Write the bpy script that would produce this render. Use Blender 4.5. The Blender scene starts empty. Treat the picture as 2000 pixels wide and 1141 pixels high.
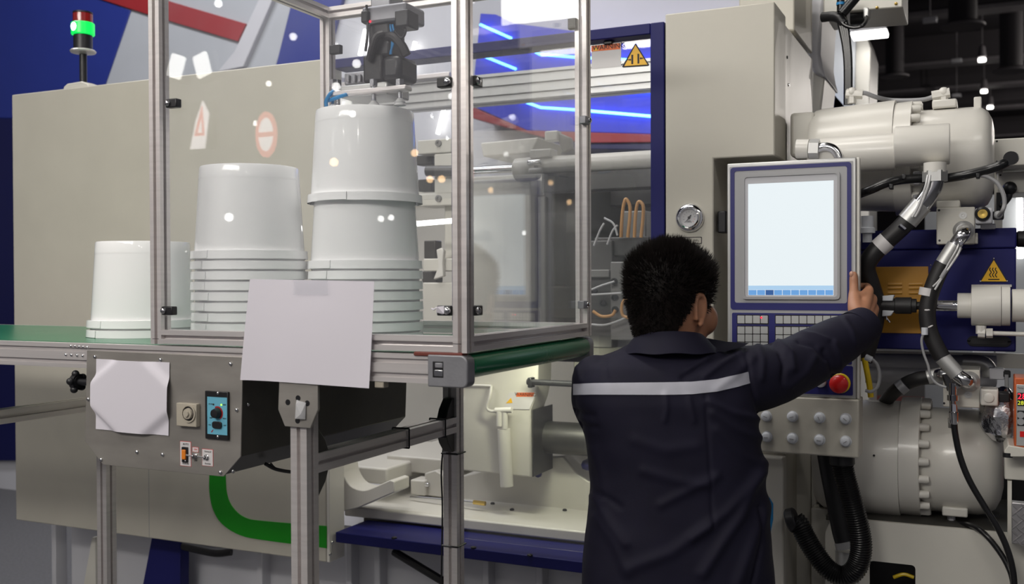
import bpy, bmesh, math, random
from mathutils import Vector, Matrix, noise
from mathutils.bvhtree import BVHTree
random.seed(7)
S = bpy.context.scene
COL = S.collection

# ------------------------------------------------------------------ camera
FPX = 1985.7
YAW, PITCH, ROLL = math.radians(24.956), math.radians(-0.661), math.radians(0.2304)
CAM = Vector((0, 0, 1.64))
FW = Vector((-math.sin(YAW)*math.cos(PITCH), math.cos(YAW)*math.cos(PITCH), math.sin(PITCH)))
_r = Vector((math.cos(YAW), math.sin(YAW), 0)); _d = FW.cross(_r)
RT = _r*math.cos(ROLL) + _d*math.sin(ROLL)
DN = -_r*math.sin(ROLL) + _d*math.cos(ROLL)
cd = bpy.data.cameras.new('camera'); co = bpy.data.objects.new('camera', cd); COL.objects.link(co)
cd.sensor_width = 36; cd.lens = FPX*36/2000
M3 = Matrix((RT, -DN, -FW)).transposed()
co.matrix_world = Matrix.Translation(CAM) @ M3.to_4x4()
cd.clip_end = 200
cd.dof.use_dof = True; cd.dof.focus_distance = 2.5; cd.dof.aperture_fstop = 4.5
S.camera = co

# ------------------------------------------------------------------ world, lights, exposure
w = bpy.data.worlds.new('world'); S.world = w; w.use_nodes = True
bg = w.node_tree.nodes['Background']; bg.inputs[0].default_value = (0.80, 0.78, 0.86, 1); bg.inputs[1].default_value = 0.21
S.view_settings.view_transform = 'Standard'; S.view_settings.look = 'None'
S.view_settings.gamma = 1; S.view_settings.use_curve_mapping = False
S.view_settings.exposure = -0.2

def area(name, loc, target, sx, sy, power, col=(1, .96, .9), spread=math.pi):
    l = bpy.data.lights.new(name, 'AREA'); l.shape = 'RECTANGLE'; l.size = sx; l.size_y = sy
    l.energy = power; l.color = col; l.spread = spread
    o = bpy.data.objects.new(name, l); COL.objects.link(o); o.location = loc
    o.rotation_euler = (Vector(target)-Vector(loc)).to_track_quat('-Z', 'Y').to_euler()
    return o
area('truss_light_front', (-1.9, -1.9, 3.7), (-1.7, 2.4, 1.8), 2.8, 0.5, 24, spread=1.4)
area('truss_light_left', (-3.4, -0.2, 4.6), (-2.4, 2.6, 1.0), 2.0, 0.5, 44)
area('cage_fill_light', (-1.3, 1.75, 4.5), (-1.3, 1.95, 1.5), 1.4, 0.5, 42)  # fill lamp added above the cage to brighten the buckets
area('truss_light_right', (1.9, 0.4, 4.6), (0.4, 2.9, 0.9), 2.0, 0.5, 24)
area('booth_light_back', (-4.2, 2.9, 5.3), (-3.6, 5.6, 2.8), 3.5, 0.4, 120, (.96, .96, 1))
area('booth_light_top', (-1.6, 3.3, 5.2), (-1.4, 3.0, 0), 2.5, 0.8, 34)
area('bed_fill_light', (-1.28, 2.93, 1.41), (-1.22, 3.12, .8), .22, .03, 1.7, (1, 1, .74))  # hidden fill lamp behind the roller, added to brighten the bed
for i, (x, y) in enumerate([(5, 26), (9, 31), (5, 37), (13, 25), (9, 21)]):  # unseen points added under the hall roof to brighten its beams
    l = bpy.data.lights.new('hall_fill_light', 'POINT'); l.energy = 380; l.shadow_soft_size = .05; l.color = (1, .93, .86)
    o = bpy.data.objects.new('hall_fill_light', l); COL.objects.link(o); o.location = (x, y, 6.3)
for i, (x, y) in enumerate([(-3.6, -2.4), (-1.9, -3.6), (-0.3, -3.2), (1.4, -2.8), (-2.8, -5.2), (-0.9, -5.6), (1.0, -5.2), (2.8, -3.6), (-4.6, -4.2), (-5.6, -2.6), (-1.6, -8.0), (-4.0, -7.5)]):
    l = bpy.data.lights.new('downlight', 'AREA'); l.shape = 'DISK'; l.size = 0.16; l.energy = 9; l.color = (1, .95, .86)
    o = bpy.data.objects.new('downlight', l); COL.objects.link(o); o.location = (x, y, 3.9+0.25*(i % 3))
    o.rotation_euler = (0.35, 0, 0)

# ------------------------------------------------------------------ pixel helpers (photo frame 2000x1141)
def ray(px, py): return RT*((px-1000)/FPX) + DN*((py-570.5)/FPX) + FW
def onY(px, py, Y): r = ray(px, py); return CAM + r*((Y-CAM.y)/r.y)
def onX(px, py, X): r = ray(px, py); return CAM + r*((X-CAM.x)/r.x)
def onZ(px, py, Z): r = ray(px, py); return CAM + r*((Z-CAM.z)/r.z)
def atD(px, py, D): return CAM + ray(px, py)*D
def proj(p):
    v = p-CAM; d = v.dot(FW); return (1000+FPX*v.dot(RT)/d, 570.5+FPX*v.dot(DN)/d, d)
def tr(pts, Y): return [(q.x, q.z) for q in (onY(a, b, Y) for a, b in pts)]
def rect(x0, y0, x1, y1, Y):
    xm, ym = (x0+x1)/2, (y0+y1)/2
    return (onY(x0, ym, Y).x, onY(x1, ym, Y).x, onY(xm, y1, Y).z, onY(xm, y0, Y).z)   # X0,X1,Zlow,Zhigh

# ------------------------------------------------------------------ materials
def srgb(r, g, b):
    f = lambda c: (c/255/12.92 if c/255 <= .04045 else ((c/255+.055)/1.055)**2.4)
    return (f(r), f(g), f(b))
def mat(name, col, rough=.5, metal=0., vary=.05, scale=6., bump=0., bscale=40., coat=0., emis=None, estr=0., stretch=None, spec=.5):
    m = bpy.data.materials.new(name); m.use_nodes = True; nt = m.node_tree; N = nt.nodes; L = nt.links
    b = N['Principled BSDF']; b.inputs['Base Color'].default_value = (*col, 1)
    b.inputs['Roughness'].default_value = rough; b.inputs['Metallic'].default_value = metal
    b.inputs['Coat Weight'].default_value = coat; b.inputs['Specular IOR Level'].default_value = spec
    tc = N.new('ShaderNodeTexCoord'); src = tc.outputs['Object']
    if stretch:
        mp = N.new('ShaderNodeMapping'); mp.inputs['Scale'].default_value = stretch; L.new(src, mp.inputs['Vector']); src = mp.outputs['Vector']
    if vary:
        n = N.new('ShaderNodeTexNoise'); n.inputs['Scale'].default_value = scale; n.inputs['Detail'].default_value = 4; L.new(src, n.inputs['Vector'])
        r = N.new('ShaderNodeValToRGB'); r.color_ramp.elements[0].position = .3; r.color_ramp.elements[1].position = .7
        r.color_ramp.elements[0].color = (*[c*(1-vary) for c in col], 1); r.color_ramp.elements[1].color = (*[min(1, c*(1+vary)) for c in col], 1)
        L.new(n.outputs['Fac'], r.inputs['Fac']); L.new(r.outputs['Color'], b.inputs['Base Color'])
        mr = N.new('ShaderNodeMapRange'); mr.inputs['To Min'].default_value = max(0, rough-.06); mr.inputs['To Max'].default_value = min(1, rough+.06)
        L.new(n.outputs['Fac'], mr.inputs['Value']); L.new(mr.outputs['Result'], b.inputs['Roughness'])
    if bump:
        n2 = N.new('ShaderNodeTexNoise'); n2.inputs['Scale'].default_value = bscale; n2.inputs['Detail'].default_value = 3; L.new(src, n2.inputs['Vector'])
        bp = N.new('ShaderNodeBump'); bp.inputs['Strength'].default_value = bump; bp.inputs['Distance'].default_value = .002
        L.new(n2.outputs['Fac'], bp.inputs['Height']); L.new(bp.outputs['Normal'], b.inputs['Normal'])
    if emis:
        b.inputs['Emission Color'].default_value = (*emis, 1); b.inputs['Emission Strength'].default_value = estr
    return m
def glass(name, haze=.05, tint=(.988, .992, .994), hazecol=(.75, .74, .8), ior=1.5):
    m = bpy.data.materials.new(name); m.use_nodes = True; nt = m.node_tree; N = nt.nodes; L = nt.links; N.clear()
    out = N.new('ShaderNodeOutputMaterial'); t = N.new('ShaderNodeBsdfTransparent'); t.inputs[0].default_value = (*tint, 1)
    g = N.new('ShaderNodeBsdfGlossy'); g.inputs['Roughness'].default_value = 0.0; g.inputs['Color'].default_value = (1, 1, 1, 1)
    fr = N.new('ShaderNodeFresnel'); ge = N.new('ShaderNodeNewGeometry'); io = N.new('ShaderNodeMapRange')
    io.inputs['To Min'].default_value = ior; io.inputs['To Max'].default_value = 1/ior      # same reflectance from either side
    L.new(ge.outputs['Backfacing'], io.inputs['Value']); L.new(io.outputs['Result'], fr.inputs['IOR'])
    m1 = N.new('ShaderNodeMixShader'); L.new(fr.outputs[0], m1.inputs[0]); L.new(t.outputs[0], m1.inputs[1]); L.new(g.outputs[0], m1.inputs[2])
    d = N.new('ShaderNodeBsdfDiffuse'); d.inputs[0].default_value = (*hazecol, 1)
    tc = N.new('ShaderNodeTexCoord'); n = N.new('ShaderNodeTexNoise'); n.inputs['Scale'].default_value = 5; n.inputs['Detail'].default_value = 6
    L.new(tc.outputs['Object'], n.inputs['Vector'])
    mr = N.new('ShaderNodeMapRange'); mr.inputs['From Min'].default_value = .35; mr.inputs['From Max'].default_value = .75
    mr.inputs['To Min'].default_value = haze*.5; mr.inputs['To Max'].default_value = haze*1.6; L.new(n.outputs['Fac'], mr.inputs['Value'])
    m2 = N.new('ShaderNodeMixShader'); L.new(mr.outputs['Result'], m2.inputs[0]); L.new(m1.outputs[0], m2.inputs[1]); L.new(d.outputs[0], m2.inputs[2])
    L.new(m2.outputs[0], out.inputs['Surface']); return m
def plastic_translucent(name, col, transp=.06):
    m = bpy.data.materials.new(name); m.use_nodes = True; nt = m.node_tree; N = nt.nodes; L = nt.links; N.clear()
    out = N.new('ShaderNodeOutputMaterial')
    d = N.new('ShaderNodeBsdfDiffuse'); d.inputs[0].default_value = (*col, 1)
    tl = N.new('ShaderNodeBsdfTranslucent'); tl.inputs[0].default_value = (*col, 1)
    tp = N.new('ShaderNodeBsdfTransparent'); g = N.new('ShaderNodeBsdfGlossy'); g.inputs['Roughness'].default_value = .07
    a = N.new('ShaderNodeMixShader'); a.inputs[0].default_value = .07; L.new(d.outputs[0], a.inputs[1]); L.new(tl.outputs[0], a.inputs[2])
    b = N.new('ShaderNodeMixShader'); b.inputs[0].default_value = transp; L.new(a.outputs[0], b.inputs[1]); L.new(tp.outputs[0], b.inputs[2])
    fr = N.new('ShaderNodeFresnel'); fr.inputs['IOR'].default_value = 1.45
    c = N.new('ShaderNodeMixShader'); L.new(fr.outputs[0], c.inputs[0]); L.new(b.outputs[0], c.inputs[1]); L.new(g.outputs[0], c.inputs[2])
    L.new(c.outputs[0], out.inputs['Surface']); return m

M = {}
M['beige'] = mat('beige_paint', (.50, .475, .41), .42, vary=.03, bump=.04, bscale=160)
M['white'] = mat('machine_white_paint', (.62, .60, .54), .35, vary=.03, bump=.05, bscale=120)
M['cast'] = mat('cast_white_paint', (.66, .64, .59), .3, vary=.04, bump=.35, bscale=35, coat=.2)
M['smoothwhite'] = mat('gloss_white_paint', (.68, .66, .61), .34, vary=.02, coat=.1)
M['lightgrey'] = mat('light_grey_paint', (.52, .52, .55), .4, vary=.03)
M['alu'] = mat('anodised_aluminium', (.72, .68, .67), .34, .55, vary=.06, scale=3, stretch=(1, 1, 40))
M['alubar'] = mat('aluminium_bar', (.55, .55, .54), .4, .7, vary=.06, scale=8)
M['aludark'] = mat('cast_aluminium_grey', (.30, .30, .32), .42, .6, vary=.08, scale=20, bump=.1, bscale=200)
M['steel'] = mat('bright_steel', (.66, .66, .67), .18, 1., vary=.05, scale=10)
M['chrome'] = mat('polished_chrome', (.8, .8, .82), .08, 1., vary=0)
M['stain'] = mat('brushed_stainless_plate', (.33, .31, .285), .42, .5, vary=.14, scale=7, stretch=(1, 1, 3), bump=.03, bscale=90)
M['staindark'] = mat('dark_steel_sheet', (.075, .072, .064), .42, .3, vary=.25, scale=4)
M['black'] = mat('black_plastic', (.012, .012, .014), .38, vary=.1)
M['rubber'] = mat('black_rubber', (.014, .013, .014), .5, vary=.15, scale=30, bump=.15, bscale=300)
M['hose'] = mat('glossy_black_hose', (.008, .008, .009), .28, vary=.1)
M['blue'] = mat('machine_blue_paint', (.011, .012, .105), .5, vary=.05, bump=.05, bscale=150, spec=.25)
M['hmiblue'] = mat('panel_blue_film', (.014, .015, .14), .42, vary=.02)
M['hmigrey'] = mat('panel_grey_film', (.36, .36, .37), .4, vary=.02)
M['greenbelt'] = mat('green_conveyor_belt', (.012, .15, .065), .24, vary=.1, scale=3, spec=.5)
M['oxide'] = mat('red_oxide_strip', (.15, .03, .02), .5, vary=.1)
M['green'] = mat('green_stripe_vinyl', (.004, .27, .004), .45, vary=.03)
M['paper'] = mat('white_paper', (.69, .66, .72), .85, vary=.015, scale=3, bump=.12, bscale=9)
M['bluewall'] = mat('booth_blue_laminate', (.018, .035, .25), .4, vary=.03)
M['darkbluewall'] = mat('booth_dark_blue', (.004, .006, .075), .4, vary=.03)  # blue wall's shade painted in; also the own colour of the dark band
M['ledblue'] = mat('booth_led_lit_blue', (.03, .045, .62), .45, vary=.02)  # LED light on the canopy put into a brighter base blue
M['boothwhite'] = mat('booth_white_laminate', (.62, .62, .65), .5, vary=.02)
M['boothgrey'] = mat('booth_pale_grey_laminate', (.47, .49, .52), .5, vary=.02)
M['red'] = mat('booth_red_laminate', (.33, .02, .025), .45, vary=.03)
M['darkhall'] = mat('dark_hall_ceiling', (.016, .013, .018), .8, vary=.2, scale=.5)
M['darkbeam'] = mat('dark_roof_steel', (.030, .026, .031), .7, vary=.15, scale=1)
M['duct'] = mat('grey_roof_steel', (.13, .12, .13), .6, 0, vary=.1)
M['carpet'] = mat('grey_hall_carpet', (.16, .16, .17), .95, vary=.15, scale=60, bump=.4, bscale=300)
M['yellow'] = mat('yellow_safety_plate', (.62, .33, .012), .4, vary=.05)
M['amber'] = mat('amber_painted_guard', (.36, .17, .012), .4, vary=.1, scale=10)
M['sign'] = mat('yellow_sign_film', (.85, .47, .01), .45, vary=.02)
M['orange'] = mat('orange_label_film', (.78, .15, .025), .5, vary=.02)
M['ink'] = mat('black_print', (.015, .012, .014), .6, vary=0)
M['labelwhite'] = mat('white_label_film', (.62, .60, .60), .5, vary=.01)
M['mould'] = mat('mould_steel', (.095, .093, .09), .42, .5, vary=.2, scale=9)
M['mouldlight'] = mat('mould_plate_grey', (.22, .215, .205), .45, .35, vary=.1, scale=9)
M['tube_orange'] = mat('amber_tube', (.62, .33, .12), .25, vary=.05)
M['tube_clear'] = mat('clear_grey_tube', (.55, .55, .55), .15, vary=.05)
M['redplastic'] = mat('red_plastic', (.62, .012, .012), .3, vary=.02, coat=.3)
M['yellowplastic'] = mat('yellow_plastic', (.80, .55, .01), .35, vary=.02)
M['knob'] = mat('pale_grey_knob', (.60, .62, .66), .4, vary=.02)
M['key'] = mat('grey_membrane_key', (.44, .45, .45), .5, vary=.03)
M['screen'] = mat('lit_screen', (.02, .02, .02), .2, vary=0, emis=(.87, .95, .98), estr=1.06)
M['taskbar'] = mat('lit_taskbar', (.02, .02, .02), .2, vary=0, emis=(.16, .40, .80), estr=1.0)
M['taskdark'] = mat('lit_taskbar_selected', (.02, .02, .02), .2, vary=0, emis=(.05, .17, .50), estr=.7)
M['tasklight'] = mat('lit_taskbar_top', (.02, .02, .02), .2, vary=0, emis=(.45, .68, .92), estr=1.04)
M['led'] = mat('blue_white_led', (.1, .1, .1), .3, vary=0, emis=(.10, .40, 1.0), estr=9)
M['tube'] = mat('lit_tube', (.8, .8, .8), .3, vary=0, emis=(1, .98, .92), estr=6)
M['lampwhite'] = mat('lit_lamp_glass', (.8, .8, .8), .3, vary=0, emis=(1, .97, .90), estr=9)
M['spotlens'] = mat('lit_spot_lens', (.8, .8, .8), .3, vary=0, emis=(1, .98, .95), estr=14)
M['warmlens'] = mat('lit_warm_spot_lens', (.8, .8, .8), .3, vary=0, emis=(1, .62, .30), estr=14)
M['signwhite'] = mat('backlit_sign_white', (.8, .8, .8), .4, vary=0, emis=(1, .93, .96), estr=5)
M['signred'] = mat('backlit_sign_red', (.6, .1, .1), .4, vary=0, emis=(1, .28, .22), estr=4)
M['greenlamp'] = mat('lit_green_lens', (.01, .3, .03), .3, vary=0, emis=(.0, .85, .12), estr=1.1)
M['greencore'] = mat('lit_green_bulb', (.5, .9, .5), .3, vary=0, emis=(.8, 1, .85), estr=5)
M['redlens'] = mat('dark_red_lens', (.25, .012, .012), .2, vary=0, coat=.4)
M['redled'] = mat('lit_red_digit', (.1, 0, 0), .3, vary=0, emis=(1, .02, .05), estr=2.2)
M['yelled'] = mat('lit_yellow_digit', (.1, .1, 0), .3, vary=0, emis=(.75, .8, .05), estr=1.2)
M['grnled'] = mat('lit_green_led', (.1, .2, 0), .3, vary=0, emis=(.4, 1, .1), estr=2)
M['cyan'] = mat('pale_blue_control_face', (.14, .42, .56), .45, vary=.02)
M['bluelabel'] = mat('blue_sticker', (.02, .22, .50), .45, vary=.02)
M['ivory'] = mat('ivory_plastic', (.42, .38, .31), .45, vary=.03)
M['orangelit'] = mat('orange_rocker', (.75, .22, .02), .35, vary=0)
M['controller'] = mat('orange_controller_case', (.50, .10, .025), .4, vary=.05)
M['cablegrey'] = mat('grey_cable', (.30, .30, .31), .45, vary=.05)
M['brass'] = mat('brass', (.65, .45, .12), .3, .9, vary=.05)
M['bag'] = plastic_translucent('clear_bag_plastic', (.8, .8, .82), .4)
M['tape'] = glass('clear_tape', .03)
M['bucket'] = plastic_translucent('translucent_white_plastic', (.985, .985, .985), .04)
M['pane'] = glass('guard_pane', .032, ior=1.45)
M['sidepane'] = glass('guard_side_pane', .032, ior=1.5)
M['doorpane'] = glass('machine_window', .03, hazecol=(.7, .72, .78))
M['skin'] = mat('skin', (.42, .20, .115), .5, vary=.08, scale=25, bump=.08, bscale=250)
M['skin'].node_tree.nodes['Principled BSDF'].inputs['Subsurface Weight'].default_value = .12
M['skin'].node_tree.nodes['Principled BSDF'].inputs['Subsurface Radius'].default_value = (.012, .005, .003)
M['hair'] = mat('black_hair', (.007, .005, .0045), .55, vary=.3, scale=60, spec=.14)
M['navy'] = mat('navy_workwear_cotton', (.0085, .0075, .020), .72, vary=.10, scale=18, bump=.15, bscale=700, spec=.25)
M['tapegrey'] = mat('reflective_tape', (.44, .44, .50), .5, vary=.05, scale=25, bump=.1, bscale=60)
M['trouser'] = mat('dark_trouser_cotton', (.016, .016, .028), .85, vary=.1, scale=20)
M['shoe'] = mat('black_shoe_leather', (.012, .011, .010), .45, vary=.1)
M['eye'] = mat('eye_white', (.75, .73, .7), .2, vary=0)
M['nail'] = mat('finger_nail', (.50, .27, .19), .3, vary=0)
M['foil'] = mat('crumpled_foil', (.7, .7, .72), .18, 1., vary=.1, scale=30, bump=1., bscale=60)
M['tread'] = mat('tread_plate', (.42, .41, .42), .35, .8, vary=.1, scale=20)
M['pinkwall'] = mat('far_booth_red_carpet', (.36, .06, .06), .9, vary=.1)

# ------------------------------------------------------------------ mesh helpers
def finish(bm, name, m, bevel=0., sm=35., seg=2):
    bmesh.ops.recalc_face_normals(bm, faces=bm.faces)
    me = bpy.data.meshes.new(name); bm.to_mesh(me); bm.free()
    if sm:
        me.polygons.foreach_set('use_smooth', [True]*len(me.polygons)); me.set_sharp_from_angle(angle=math.radians(sm))
    o = bpy.data.objects.new(name, me); COL.objects.link(o)
    if m: me.materials.append(M[m] if isinstance(m, str) else m)
    if bevel:
        b = o.modifiers.new('bevel', 'BEVEL'); b.width = bevel; b.segments = seg; b.limit_method = 'ANGLE'; b.angle_limit = math.radians(40)
    return o
def part(name, bm, m, parent=None, bevel=0., sm=35., seg=2, label=None):
    o = finish(bm, name, m, bevel, sm, seg)
    if parent is not None: attach(o, parent)
    if label: o['label'] = label
    return o
def attach(o, parent):
    o.parent = parent
    o.matrix_parent_inverse = Matrix.Translation(-Vector(parent.location)) if parent.type == 'EMPTY' else Matrix()
def tag(o, label, cat, group=None, kind=None):
    if label: o['label'] = label
    if cat: o['category'] = cat
    if group: o['group'] = group
    if kind: o['kind'] = kind
    return o
def thing(name, label, cat, loc, group=None):
    o = bpy.data.objects.new(name, None); COL.objects.link(o); o.location = loc; o.empty_display_size = .05
    return tag(o, label, cat, group)
def B(): return bmesh.new()
def box(bm, x0, x1, y0, y1, z0, z1):
    v = [bm.verts.new((x, y, z)) for z in (z0, z1) for x, y in ((x0, y0), (x1, y0), (x1, y1), (x0, y1))]
    for f in ((0, 1, 2, 3), (4, 5, 6, 7), (0, 1, 5, 4), (1, 2, 6, 5), (2, 3, 7, 6), (3, 0, 4, 7)): bm.faces.new([v[i] for i in f])
    return bm
def boxb(*a): return box(B(), *a)
def prism(bm, pts, y0, y1):
    n = len(pts); a = [bm.verts.new((x, y0, z)) for x, z in pts]; b = [bm.verts.new((x, y1, z)) for x, z in pts]
    bm.faces.new(a); bm.faces.new(b[::-1])
    for i in range(n): bm.faces.new((a[i], a[(i+1) % n], b[(i+1) % n], b[i]))
    return bm
def ringprism(bm, outer, inner, y0, y1):
    n = len(outer); A = [bm.verts.new((x, y0, z)) for x, z in outer]; a = [bm.verts.new((x, y0, z)) for x, z in inner]
    Bb = [bm.verts.new((x, y1, z)) for x, z in outer]; b = [bm.verts.new((x, y1, z)) for x, z in inner]
    for i in range(n):
        j = (i+1) % n
        for q in ((A[i], A[j], a[j], a[i]), (Bb[i], Bb[j], b[j], b[i]), (A[i], A[j], Bb[j], Bb[i]), (a[i], a[j], b[j], b[i])): bm.faces.new(q)
    return bm
def rrect(x0, x1, z0, z1, r, n=4):
    o = []
    for cx, cz, a0 in ((x1-r, z1-r, 0), (x0+r, z1-r, 90), (x0+r, z0+r, 180), (x1-r, z0+r, 270)):
        for k in range(n+1):
            a = math.radians(a0+90*k/n); o.append((cx+r*math.cos(a), cz+r*math.sin(a)))
    return o
def frame_of(d):
    d = d.normalized(); u = Vector((0, 0, 1)) if abs(d.z) < .9 else Vector((1, 0, 0))
    u = (u-d*u.dot(d)).normalized(); return u, d.cross(u)
def lathe(bm, p, d, prof, seg=24, cap=True):
    """prof: list of (t along d, radius)"""
    p = Vector(p); d = Vector(d).normalized(); u, v = frame_of(d); rings = []
    for t, r in prof:
        rings.append([bm.verts.new(p+d*t+(u*math.cos(2*math.pi*k/seg)+v*math.sin(2*math.pi*k/seg))*max(r, 1e-5)) for k in range(seg)])
    for a, b in zip(rings, rings[1:]):
        for k in range(seg): bm.faces.new((a[k], a[(k+1) % seg], b[(k+1) % seg], b[k]))
    if cap:
        bm.faces.new(rings[0]); bm.faces.new(rings[-1][::-1])
    return bm
def cyl(bm, p0, p1, r0, r1=None, seg=20, ch=0.):
    p0, p1 = Vector(p0), Vector(p1); L = (p1-p0).length; r1 = r0 if r1 is None else r1
    prof = [(0, r0), (L, r1)] if not ch else [(0, r0-ch), (ch, r0), (L-ch, r1), (L, r1-ch)]
    return lathe(bm, p0, p1-p0, prof, seg)
def hexnut(bm, p0, p1, r): return cyl(bm, p0, p1, r, seg=6)
def spline(pts, res=8):
    P = [Vector(p) for p in pts]; P = [P[0]*2-P[1]]+P+[P[-1]*2-P[-2]]; out = []
    for i in range(1, len(P)-2):
        a, b, c, d = P[i-1:i+3]
        for k in range(res):
            t = k/res; out.append(.5*((2*b)+(c-a)*t+(2*a-5*b+4*c-d)*t*t+(3*b-a-3*c+d)*t**3))
    out.append(P[-2]); return out
def resample(pts, step):
    out = [pts[0]]; acc = 0
    for a, b in zip(pts, pts[1:]):
        L = (b-a).length; t = step-acc
        while t <= L: out.append(a+(b-a)*(t/L)); t += step
        acc = L-(t-step)
    return out
def sweep(bm, P, rad, seg=12, cap=True, flat=1.):
    d0 = (P[1]-P[0]).normalized(); u, _ = frame_of(d0); rings = []; n = len(P)
    for i, p in enumerate(P):
        d = (P[min(i+1, n-1)]-P[max(i-1, 0)]).normalized(); u = (u-d*u.dot(d)).normalized(); v = d.cross(u)
        r = rad(i/(n-1)) if callable(rad) else rad
        rings.append([bm.verts.new(p+u*(r*math.cos(2*math.pi*k/seg))+v*(r*flat*math.sin(2*math.pi*k/seg))) for k in range(seg)])
    for a, b in zip(rings, rings[1:]):
        for k in range(seg): bm.faces.new((a[k], a[(k+1) % seg], b[(k+1) % seg], b[k]))
    if cap: bm.faces.new(rings[0]); bm.faces.new(rings[-1][::-1])
    return bm
def tube(bm, pts, r, seg=12, res=8): return sweep(bm, spline(pts, res), r, seg)
def corrugated(bm, pts, r, pitch=.006, amp=.1, seg=24):
    P = resample(spline(pts, 16), pitch/4); n = len(P)
    c = [1, 1+amp*.5, 1+amp, 1+amp*.5]
    return sweep(bm, P, lambda t: r*c[int(round(t*(n-1))) % 4], seg)
def sphere(bm, c, r, seg=16, sq=(1, 1, 1)):
    m = bmesh.ops.create_uvsphere(bm, u_segments=seg, v_segments=max(6, seg//2), radius=r)
    for v in m['verts']: v.co = Vector((v.co.x*sq[0], v.co.y*sq[1], v.co.z*sq[2]))+Vector(c)
    return bm
def prof2d(w, h, nw=1, nh=1, s=.0085, dp=.0115):
    """aluminium T-slot section, slots nw on the w sides, nh on the h sides"""
    o = []
    def side(a, b, n, inn):
        L = (b-a).length; t = (b-a)/L; r = [a]
        for k in range(n):
            c = L*(k+.5)/n
            r += [a+t*(c-s/2), a+t*(c-s/2)+inn*.0025, a+t*(c-s*.8)+inn*.0025, a+t*(c-s*.5)+inn*dp, a+t*(c+s*.5)+inn*dp, a+t*(c+s*.8)+inn*.0025, a+t*(c+s/2)+inn*.0025, a+t*(c+s/2)]
        return r
    V2 = lambda x, y: Vector((x, y))
    q = [V2(-w/2, -h/2), V2(w/2, -h/2), V2(w/2, h/2), V2(-w/2, h/2)]
    o += side(q[0], q[1], nw, V2(0, 1)); o += side(q[1], q[2], nh, V2(-1, 0)); o += side(q[2], q[3], nw, V2(0, -1)); o += side(q[3], q[0], nh, V2(1, 0))
    return o
def extr(bm, p0, p1, w, h, u, nw=1, nh=1, **k):
    """T-slot bar from p0 to p1 (centre line); w is measured along u"""
    p0, p1, u = Vector(p0), Vector(p1), Vector(u).normalized(); d = (p1-p0).normalized(); v = d.cross(u)
    pr = prof2d(w, h, nw, nh, **k)
    a = [bm.verts.new(p0+u*q.x+v*q.y) for q in pr]; b = [bm.verts.new(p1+u*q.x+v*q.y) for q in pr]; n = len(a)
    bm.faces.new(a); bm.faces.new(b[::-1])
    for i in range(n): bm.faces.new((a[i], a[(i+1) % n], b[(i+1) % n], b[i]))
    return bm
def extrb(*a, **k): return extr(B(), *a, **k)
def text(name, s, size, p, m, parent, ext=.0004, rz=0, align='CENTER', sx=1.):
    """text standing up, facing -Y, centred on p"""
    c = bpy.data.curves.new(name, 'FONT'); c.body = s; c.size = size; c.extrude = ext; c.align_x = align; c.align_y = 'CENTER'; c.resolution_u = 2
    t = bpy.data.objects.new(name+'_tmp', c); COL.objects.link(t)
    me = bpy.data.meshes.new_from_object(t.evaluated_get(bpy.context.evaluated_depsgraph_get()))
    bpy.data.objects.remove(t); me.name = name
    me.transform(Matrix.Translation(Vector(p)) @ Matrix.Rotation(rz, 4, 'Z') @ Matrix.Rotation(math.pi/2, 4, 'X') @ Matrix.Diagonal((sx, 1, 1, 1)))
    me.materials.clear(); me.materials.append(M[m])
    o = bpy.data.objects.new(name, me); COL.objects.link(o); attach(o, parent); return o
def screw(parent, p, d=(0, -1, 0), r=.005, name='screw', m='steel'):
    p, d = Vector(p), Vector(d)
    return part(name, lathe(B(), p, d, [(0, r), (r*.45, r), (r*.8, r*.72), (r*.95, r*.3)], 12), m, parent)
def bolt(parent, p, d, r, h, name='bolt', m='smoothwhite'):
    return part(name, lathe(B(), p, d, [(0, r), (h*.8, r), (h, r*.8), (h, r*.5), (h*.5, r*.45)], 14), m, parent)
# ================================================================== SETTING
def structure(name, bm, m, parent=None, **k):
    o = part(name, bm, m, parent, **k)
    if parent is None: o['kind'] = 'structure'
    return o
YW = 5.6
structure('floor', boxb(-30, 30, -14, 62, -.1, 0), 'carpet')
ceil = structure('ceiling', boxb(-45, 45, -2, 62, 8.2, 8.4), 'darkhall')
structure('wall_far', boxb(-45, 45, 61, 61.3, 0, 8.2), 'darkhall')
for yb in (17.5, 21, 24.2, 29.8, 33.8, 38.3, 46):
    part('beam', boxb(-30, 40, yb-.15, yb+.15, 7.45, 8.19), 'darkbeam', ceil)
    part('beam_flange', boxb(-30, 40, yb-.3, yb+.3, 7.38, 7.46), 'duct', ceil)
for xb in (3.5, 9.5, 15.5):
    part('purlin', boxb(xb-.12, xb+.12, 8, 60, 7.75, 8.19), 'darkbeam', ceil)
xe = onY(1672, 120, YW).x
wall = structure('wall_back', boxb(-9.5, xe, YW, YW+.12, 0, 5.6), 'boothwhite')
def wpanel(name, pts, m, y0, y1=YW): return part(name, prism(B(), tr(pts, y0), y0, y1), m, wall, bevel=.004)
wpanel('blue_panel', [(-900, -200), (215, -200), (200, 0), (255, 20), (205, 165), (140, 380), (32, 380), (32, 231), (-900, 215)], 'bluewall', YW-.03)
wpanel('dark_blue_panel', [(-900, 215), (32, 231), (32, 900), (-900, 900)], 'darkbluewall', YW-.05)  # lower part of the blue wall, its shade put into a darker colour
wpanel('pale_grey_panel', [(255, 20), (330, -120), (640, -120), (541, 119), (520, 240), (190, 240), (205, 165)], 'boothgrey', YW-.02)
wpanel('red_stripe', [(130, -24), (200, 0), (303, 33), (464, 81), (480, 46), (340, 5), (250, -24)], 'red', YW-.045)
wpanel('white_band', [(514, -20), (540, -20), (475, 130), (425, 140), (458, 100)], 'boothwhite', YW-.06)
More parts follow.
